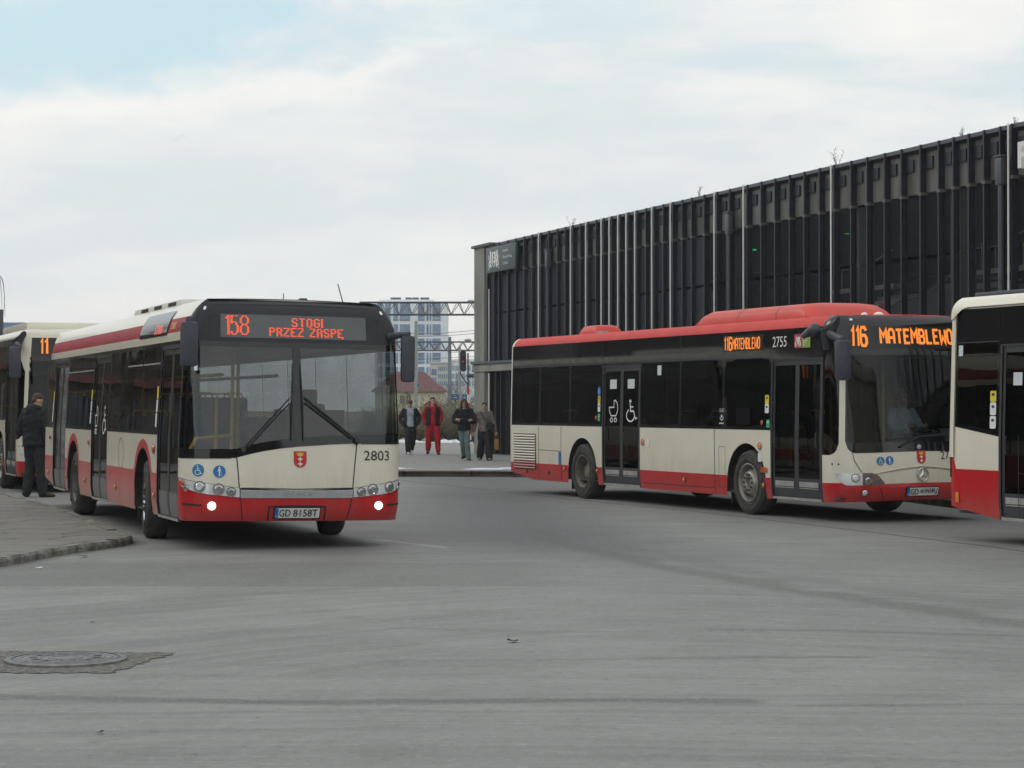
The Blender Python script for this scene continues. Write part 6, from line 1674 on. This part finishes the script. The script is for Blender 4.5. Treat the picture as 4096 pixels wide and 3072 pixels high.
def person(label, loc, rz, H, pose, top, legs, shoe, hair, hair_style='short', opened=None, fem=False, hands=(1, 1), curl=(.5, .5), glasses=False, head_rot=(0, 0, 0), jw=1.0, jlen=.0, baggy=1.0, hood=None, collar=None, sit=False, group='people walking on the platform', kind_scale=None):
    J = dict(STAND); J.update(pose); k = H / 1.75
    root = empty('person', loc, (0, 0, rz)); root.scale = (k, k, k); tag(root, label, 'person', group)
    b = MB(); P = J
    pl, ch, nk = P['pelvis'], P['chest'], P['neck']; sw = (P['shL'] - P['shR']).length / 2
    fr = .92 if fem else 1.0
    def torso(m, g, zl, zh, hipx=1.0):
        secs = []
        for t, rx, ry in ((0, .150, .105), (.16, .152, .108), (.34, .138, .10), (.5, .142, .104), (.68, .160, .112), (.82, .165, .108), (.92, .150, .092), (1.0, .085, .07)):
            c = lerp(pl - V((0, 0, .06)), nk, t); secs.append((c.z, c.x, c.y, rx * fr * g[0] + g[2], ry * g[1] + g[2]))
        secs = [q for q in secs if zl <= q[0] <= zh]
        m.loft(secs, 22)
    torso(b, (1, 1, 0), -9, 9)
    for s_ in 'LR':
        limb(b, [P['sh' + s_], P['el' + s_], P['wa' + s_]], [.044, .041, .038, .033, .027])
        limb(b, [P['hip' + s_], P['kn' + s_], P['an' + s_]], [.086, .070, .056, .052, .036])
        f = P.get('ft' + s_, V((0, -1, 0))).normalized(); a = P['an' + s_]
        b.tube([a + f * -.04 + V((0, 0, -.045)), a + f * .06 + V((0, 0, -.05)), a + f * .15 + V((0, 0, -.062))], [.036, .038, .024], 10)
    b.tube([nk - V((0, 0, .05)), lerp(nk, P['head'], .35), P['head'] - V((0, 0, .05))], [.062, .054, .055], 12)
    hm = Matrix.Translation(P['head']) @ (Matrix.Rotation(head_rot[2], 4, 'Z') @ Matrix.Rotation(head_rot[0], 4, 'X') @ Matrix.Rotation(head_rot[1], 4, 'Y'))
    h = MB()
    h.ball((0, .012, .035), (.074, .093, .088), 0, 20, 14); h.ball((0, -.022, -.038), (.058, .066, .072), 0, 16, 12); h.ball((0, -.048, -.088), (.034, .030, .026), 0, 12, 8)
    h.tube([(0, -.083, .03), (0, -.100, -.012), (0, -.106, -.026), (0, -.088, -.038)], [.009, .012, .015, .010], 8)
    h.ball((.03, -.075, .03), (.020, .014, .010)); h.ball((-.03, -.075, .03), (.020, .014, .010)); h.ball((0, -.080, -.060), (.022, .012, .010))
    for g_ in (1, -1): h.ball((g_ * .074, .012, -.005), (.010, .022, .032), 0, 8, 6)
    b.add([hm @ V(v) for v in h.v], h.f)
    for i, s_ in enumerate('LR'):
        if hands[i]: hand(b, P['wa' + s_], (P['wa' + s_] - P['el' + s_]) if ('hd' + s_) not in P else P['hd' + s_], curl[i], 1 if s_ == 'L' else -1)
    body = remeshed(b, 'body', SKIN, root, .0095, 3)
    ey = MB()
    for g_ in (1, -1):
        ey.ball(hm @ V((g_ * .030, -.085, .010)), (.012, .008, .007), 0, 10, 6); ey.ball(hm @ V((g_ * .030, -.088, .030)), (.018, .006, .0045), 1, 8, 5)
    ey.build('eyes', [EYEW, hair], root)
    mo = MB(); mo.ball(hm @ V((0, -.0895, -.062)), (.021, .007, .0065), 0, 10, 6); mo.build('mouth', LIP, root)
    # hair
    hh = MB()
    if hair_style == 'fringe':
        hh.ball((0, .020, .058), (.086, .102, .086), 0, 20, 12); hh.ball((0, -.055, .075), (.07, .052, .042)); hh.ball((.03, -.075, .058), (.035, .028, .030)); hh.ball((-.035, -.075, .055), (.035, .026, .032)); hh.ball((0, -.085, .055), (.03, .02, .026))
    elif hair_style == 'short':
        hh.ball((0, .028, .060), (.078, .092, .080), 0, 20, 12); hh.ball((0, -.035, .098), (.055, .055, .032)); hh.ball((0, .075, .0), (.06, .035, .055))
    elif hair_style == 'long':
        hh.ball((0, .022, .050), (.086, .102, .088), 0, 20, 12)
        for g_ in (1, -1):
            hh.tube([(g_ * .03, -.06, .115), (g_ * .072, -.045, .05), (g_ * .088, -.01, -.05), (g_ * .10, -.01, -.17), (g_ * .12, -.03, -.32)], [.026, .030, .036, .040, .014], 10)
            hh.tube([(g_ * .05, .06, .05), (g_ * .09, .05, -.08), (g_ * .13, .04, -.19), (g_ * .17 if g_ < 0 else .13, .05, -.27)], [.04, .045, .045, .014], 10)
        hh.tube([(0, .09, .05), (0, .10, -.1), (0, .09, -.26)], [.07, .075, .03], 12)
    elif hair_style == 'bun':
        hh.ball((0, .022, .046), (.081, .098, .084), 0, 20, 12); hh.ball((0, .115, .06), (.04, .04, .04)); hh.ball((0, -.04, .092), (.062, .05, .024))
    hm_ = MB(); hm_.add([hm @ V(v) for v in hh.v], hh.f); remeshed(hm_, 'hair', hair, root, .008, 3)
    if glasses:
        gl = MB()
        for g_ in (1, -1): gl.tube([hm @ V((g_ * .032 + .023 * cos(a), -.101, .010 + .019 * sin(a))) for a in [2 * pi * i / 14 for i in range(15)]], .0028, 5)
        gl.tube([hm @ V((-.009, -.102, .012)), hm @ V((.009, -.102, .012))], .0028, 5)
        for g_ in (1, -1): gl.tube([hm @ V((g_ * .055, -.1, .012)), hm @ V((g_ * .076, -.01, .012))], .0028, 5)
        gl.build('glasses', INK, root)
    # trousers
    t = MB(); bg_ = baggy
    c = lerp(pl, nk, .10); t.loft([(pl.z - .12, pl.x, pl.y, .155 * fr, .115), (pl.z - .02, pl.x, pl.y, .168 * fr, .125), (c.z + .03, c.x, c.y, .160 * fr, .118)], 20)
    for s_ in 'LR':
        w = legs.get('flare', 1.0)
        limb(t, [P['hip' + s_] + V((0, 0, .02)), P['kn' + s_], P['an' + s_] + V((0, 0, legs.get('hem', -.02)))], [.102, .088 * bg_, .076 * bg_, .070 * bg_ * w, .058 * bg_ * w])
    remeshed(t, 'trousers', legs['m'], root, .012, 3, .012)
    sh_ = MB()
    for s_ in 'LR':
        f = P.get('ft' + s_, V((0, -1, 0))).normalized(); a = P['an' + s_]; dn = V((0, 0, -.092))
        sh_.tube([a + f * -.055 + dn + V((0, 0, .042)), a + f * .03 + dn + V((0, 0, .046)), a + f * .12 + dn + V((0, 0, .036)), a + f * .185 + dn + V((0, 0, .026))], [.038, .046, .044, .030], 12); sh_.ball(a + f * .19 + dn + V((0, 0, .026)), (.030, .030, .024)); sh_.tube([a + V((0, 0, -.05)), a + V((0, 0, .02))], [.044, .046], 12)
        if shoe.get('boot'): sh_.tube([a + V((0, 0, -.04)), a + V((0, 0, .10))], [.050, .058], 12)
    remeshed(sh_, 'shoes', shoe['m'], root, .010, 2)
    # upper clothes
    def sleeve(m, g):
        for s_ in 'LR':
            e = lerp(P['el' + s_], P['wa' + s_], .93)
            limb(m, [P['sh' + s_] + V((-.012 if s_ == 'L' else .012, 0, -.004)), P['el' + s_], e], [.064 * g, .064 * g, .060 * g, .054 * g, .044 * g])
    u = MB()
    for i, L in enumerate(top):
        m = MB(); zl = pl.z - L.get('low', .02); g = L['g']
        if L.get('open') is None:
            secs = []
            for t_, rx, ry in ((0, .160, .118), (.2, .158, .116), (.38, .148, .108), (.55, .152, .112), (.7, .168, .118), (.84, .170, .112), (.93, .150, .095), (1.0, .082, .075)):
                c = lerp(V((pl.x, pl.y, zl)), nk, t_); secs.append((c.z, c.x, c.y, rx * fr * g + L.get('puff', 0) * (.5 + .5 * cos(t_ * 26)), ry * g + L.get('puff', 0) * (.5 + .5 * cos(t_ * 26))))
            m.loft(secs, 24)
            if L.get('sleeves', True): sleeve(m, L.get('sg', g))
            remeshed(m, L['n'], L['m'], root, .012, 3, .012)
        else:
            secs = []
            for t_, rx, ry in ((0, .166, .126), (.2, .166, .124), (.4, .158, .118), (.6, .160, .120), (.78, .172, .122), (.88, .168, .112), (.95, .14, .098)):
                c = lerp(V((pl.x, pl.y, zl)), nk, t_); secs.append((c.z, c.x, c.y, rx * fr * g, ry * g))
            a = L['open']; m.loft(secs, 30, 0, False, (-pi / 2 + a, 3 * pi / 2 - a))
            o = m.build(L['n'], L['m'], root, smooth=70); md = o.modifiers.new('thick', 'SOLIDIFY'); md.thickness = .028; md.offset = 0
            if L.get('sleeves', True):
                sm_ = MB(); sleeve(sm_, L.get('sg', g)); remeshed(sm_, 'sleeves', L['m'], root, .012, 3, .012)
    if hood:
        m = MB(); m.tube([nk + V((-.10, -.055, -.05)), nk + V((-.105, .03, .02)), nk + V((-.06, .09, .03)), nk + V((.06, .09, .03)), nk + V((.105, .03, .02)), nk + V((.10, -.055, -.05))], [.036, .046, .055, .055, .046, .036], 10); m.ball(nk + V((0, .10, -.02)), (.10, .06, .09))
        remeshed(m, 'hood', hood, root, .011, 3, .008)
    if collar:
        m = MB(); rows = [[nk + V(((.068 + .075 * q) * cos(a) * 1.1, (.066 + .055 * q) * sin(a) - .02, .015 - .075 * q - .05 * max(0, -sin(a)) * (1 - q) + .015 * sin(q * 3))) for a in [2 * pi * i / 24 for i in range(24)]] for q in (0, .3, .65, 1.0)]
        m.grid(rows, 0, True); o = m.build('collar', collar, root, smooth=60); md = o.modifiers.new('thick', 'SOLIDIFY'); md.thickness = .02
    return root, J, k

HB = mat('brown_hair', (.055, .030, .022), .6, var=.3, scale=40); HD = mat('dark_hair', (.022, .016, .014), .55, var=.3, scale=40)
BLKC = cloth('black_cloth', (.016, .017, .021)); NAVYC = cloth('black_puffer', (.010, .011, .017), bump=.5, bscale=14); GREYC = cloth('grey_hoodie', (.40, .43, .52)); REDC = cloth('red_fleece', (.42, .010, .022))
TEALC = cloth('teal_denim', (.13, .19, .19)); BROWNC = cloth('brown_wool', (.20, .155, .135), bump=.6, bscale=40); DGREEN = cloth('green_top', (.03, .045, .035))
WSHOE = mat('white_trainer', (.62, .63, .66), .6); DSHOE = mat('dark_boot', (.03, .03, .032), .6); GSHOE = mat('grey_shoe', (.20, .19, .18), .7)
zP = .15
def gx(px_, Y): return (px_ - 2048) / 8300 * Y
person('boy in black jacket over a pale grey hoodie, white trainers, hands in pockets', (gx(1640, 63.7), 63.7, zP), radians(6), 1.67,
       dict(elL=V((.31, .06, 1.17)), elR=V((-.31, .06, 1.17)), waL=V((.22, -.03, .95)), waR=V((-.22, -.03, .95)), knL=V((.10, .02, .52)), anL=V((.05, .24, .18)), ftL=V((0, -1, -.5)), knR=V((-.08, -.12, .52)), anR=V((-.06, -.12, .09)), head=V((0, -.035, 1.63))),
       [dict(n='hoodie', g=1.12, m=GREYC, low=.07, sleeves=False), dict(n='jacket', g=1.24, m=BLKC, open=.62, low=.08, sg=1.2)], dict(m=BLKC), dict(m=WSHOE), HB, 'fringe', hands=(0, 0), baggy=1.35, hood=GREYC, head_rot=(radians(10), 0, 0))
person('man in a red hoodie and red joggers with an open black vest and black boots', (gx(1731, 63.7), 63.7, zP), radians(4), 1.75,
       dict(elL=V((.27, .05, 1.17)), elR=V((-.28, .05, 1.17)), waL=V((.21, -.02, .93)), waR=V((-.22, -.02, .93)), knL=V((.14, -.10, .52)), anL=V((.16, -.14, .09)), knR=V((-.12, .03, .52)), anR=V((-.14, .12, .11)), ftL=V((.2, -1, 0)), ftR=V((-.2, -1, 0))),
       [dict(n='hoodie', g=1.12, m=REDC, low=.06, sg=1.14), dict(n='vest', g=1.24, m=BLKC, open=.42, low=.08, sleeves=False)], dict(m=REDC, hem=.05), dict(m=DSHOE, boot=True), HD, 'short', hands=(0, 0), baggy=1.3, hood=REDC, head_rot=(0, 0, radians(28)))
person('girl with long hair and glasses, arms folded in a black puffer jacket', (gx(1857, 57), 57, zP), radians(-2), 1.66,
       dict(elL=V((.29, -.06, 1.13)), elR=V((-.29, -.06, 1.13)), waL=V((-.10, -.20, 1.17)), waR=V((.10, -.19, 1.13)), hdL=V((-1, .1, .1)), hdR=V((1, .25, .35)), knL=V((.09, -.12, .53)), anL=V((.13, -.16, .09)), knR=V((-.05, .04, .51)), anR=V((-.02, .20, .13)), ftL=V((.35, -1, 0)), ftR=V((-.3, -1, 0))),
       [dict(n='top', g=1.0, m=DGREEN, sleeves=False), dict(n='jacket', g=1.22, m=NAVYC, low=.10, sg=1.34, puff=.022)], dict(m=TEALC, flare=1.1), dict(m=DSHOE), HB, 'long', glasses=True, fem=True, curl=(.8, .5), collar=NAVYC, baggy=1.05)
wr, wJ, wk = person('woman in a brown wool jacket and wide black trousers with tied back dark hair', (gx(1937, 57), 57, zP), radians(-4), 1.58,
       dict(elL=V((.28, .02, 1.14)), elR=V((-.28, .02, 1.14)), waL=V((.34, -.02, .88)), waR=V((-.33, -.01, .88)), knL=V((.12, -.10, .51)), anL=V((.17, -.16, .09)), knR=V((-.10, .05, .51)), anR=V((-.15, .18, .12)), ftR=V((-.1, -1, -.25)), ftL=V((.15, -1, 0))),
       [dict(n='jacket', g=1.26, m=BROWNC, low=.08, sg=1.32)], dict(m=BLKC, flare=1.25), dict(m=GSHOE), HD, 'bun', fem=True, collar=BROWNC, baggy=1.35, curl=(1.1, .4))
def wpt(root, v): return Matrix.LocRotScale(root.location, root.rotation_euler, root.scale) @ v
ct = root_pt = wpt(wr, V((.20, -.20, 1.04)))
m = MB(); m.box(ct, (.23, .09, .19), 0, .035, Matrix.Rotation(radians(25), 3, 'Y'))
st_ = [wpt(wr, V((.20, -.22, 1.10))), wpt(wr, V((.02, -.205, 1.27))), wpt(wr, V((-.10, -.13, 1.45))), wpt(wr, V((-.12, .05, 1.48))), wpt(wr, V((.05, .20, 1.25))), wpt(wr, V((.24, .10, 1.03)))]
m.tube(smooth_path(st_, 4), .010, 6); tag(m.build('crossbody_bag', BLKC), 'black crossbody pouch slung over the brown wool jacket', 'bag')
hp_ = wpt(wr, wJ['waL'] + V((.03, -.03, -.10)))
m = MB(); c0 = hp_ + V((.01, 0, -.27)); m.box(c0, (.15, .10, .30), 0, .03, None, (.8, .7)); m.tube([c0 + V((-.05, 0, .14)), hp_ + V((-.01, 0, .0)), hp_ + V((.01, 0, .0)), c0 + V((.05, 0, .14))], .007, 5)
tag(m.build('tote_bag', cloth('orange_tan_bag', (.34, .19, .06))), 'orange tan bag hanging from the hand of the woman in the brown jacket', 'bag')
person('man in black seen from behind at the rear corner of the 158 bus', ((140 - 2048) / 8300 * 37.3, 37.3, 0), radians(180 - 22), 1.86,
       dict(elL=V((.27, .0, 1.13)), waL=V((.20, -.20, 1.08)), elR=V((-.29, .05, 1.12)), waR=V((-.30, .0, .86)), elL2=V((0, 0, 0)), knL=V((.10, -.02, .5)), anL=V((.13, .05, .09)), knR=V((-.13, .0, .5)), anR=V((-.17, .02, .09)), head=V((0, -.075, 1.615)), ftL=V((.5, -.8, 0)), ftR=V((-.6, -.6, 0)), chest=V((0, -.02, 1.28))),
       [dict(n='jacket', g=1.36, m=NAVYC, low=.10, sg=1.42, puff=.012)], dict(m=BLKC), dict(m=DSHOE), HB, 'short', hands=(1, 1), hood=BLKC, baggy=1.3, head_rot=(radians(28), 0, radians(-25)), group='people beside the buses')

def seated(label, bus_root, t, y, z, top_m, hair, H=1.75, lean_=0):
    """sits facing forward in a bus; local forward is -Y of the figure, so turn it along the bus"""
    p = Matrix.LocRotScale(bus_root.location, bus_root.rotation_euler, (1, 1, 1)) @ V((-t, y, z - .50))
    pose = dict(pelvis=V((0, .12, .58)), chest=V((0, .16, .92)), neck=V((0, .17, 1.12)), head=V((0, .13, 1.27)), shL=V((.19, .16, 1.06)), shR=V((-.19, .16, 1.06)), elL=V((.25, .02, .82)), elR=V((-.25, .02, .82)), waL=V((.16, -.22, .84)), waR=V((-.16, -.22, .84)),
                hipL=V((.10, .08, .56)), hipR=V((-.10, .08, .56)), knL=V((.12, -.34, .58)), knR=V((-.12, -.34, .58)), anL=V((.11, -.36, .16)), anR=V((-.11, -.36, .16)))
    r_ = person(label, p, bus_root.rotation_euler[2] + pi / 2, H, pose, [dict(n='shirt', g=1.06, m=top_m, low=.02, sg=1.02)], dict(m=BLKC), dict(m=DSHOE), hair, 'short', hands=(1, 1), curl=(1.0, 1.0), group='people in the buses')
seated('bus driver in a pale blue shirt at the wheel of the 116 bus', B_ROOT, 1.55, .80, .98, cloth('pale_blue_shirt', (.70, .82, 1.0)), HD)
seated('passenger in a dark blue coat by a side window of the 158 bus', A_ROOT, 7.6, -.94, 1.16, cloth('navy_coat', (.02, .028, .055)), HD)
# ------------------------------------------------------------------ the air
hz = MB(); hz.box((0, 250, 34.5), (850, 750, 71))
hm_ = bpy.data.materials.new('haze_air'); hm_.use_nodes = True; ht = hm_.node_tree; ht.nodes.clear()
ho_ = ht.nodes.new('ShaderNodeOutputMaterial'); hv = ht.nodes.new('ShaderNodeVolumePrincipled')
hv.inputs['Color'].default_value = (.975, .985, 1.0, 1); hv.inputs['Density'].default_value = .00042; hv.inputs['Anisotropy'].default_value = .0
ht.links.new(hv.outputs[0], ho_.inputs['Volume'])
tag(hz.build('haze', hm_, smooth=0), kind='stuff')
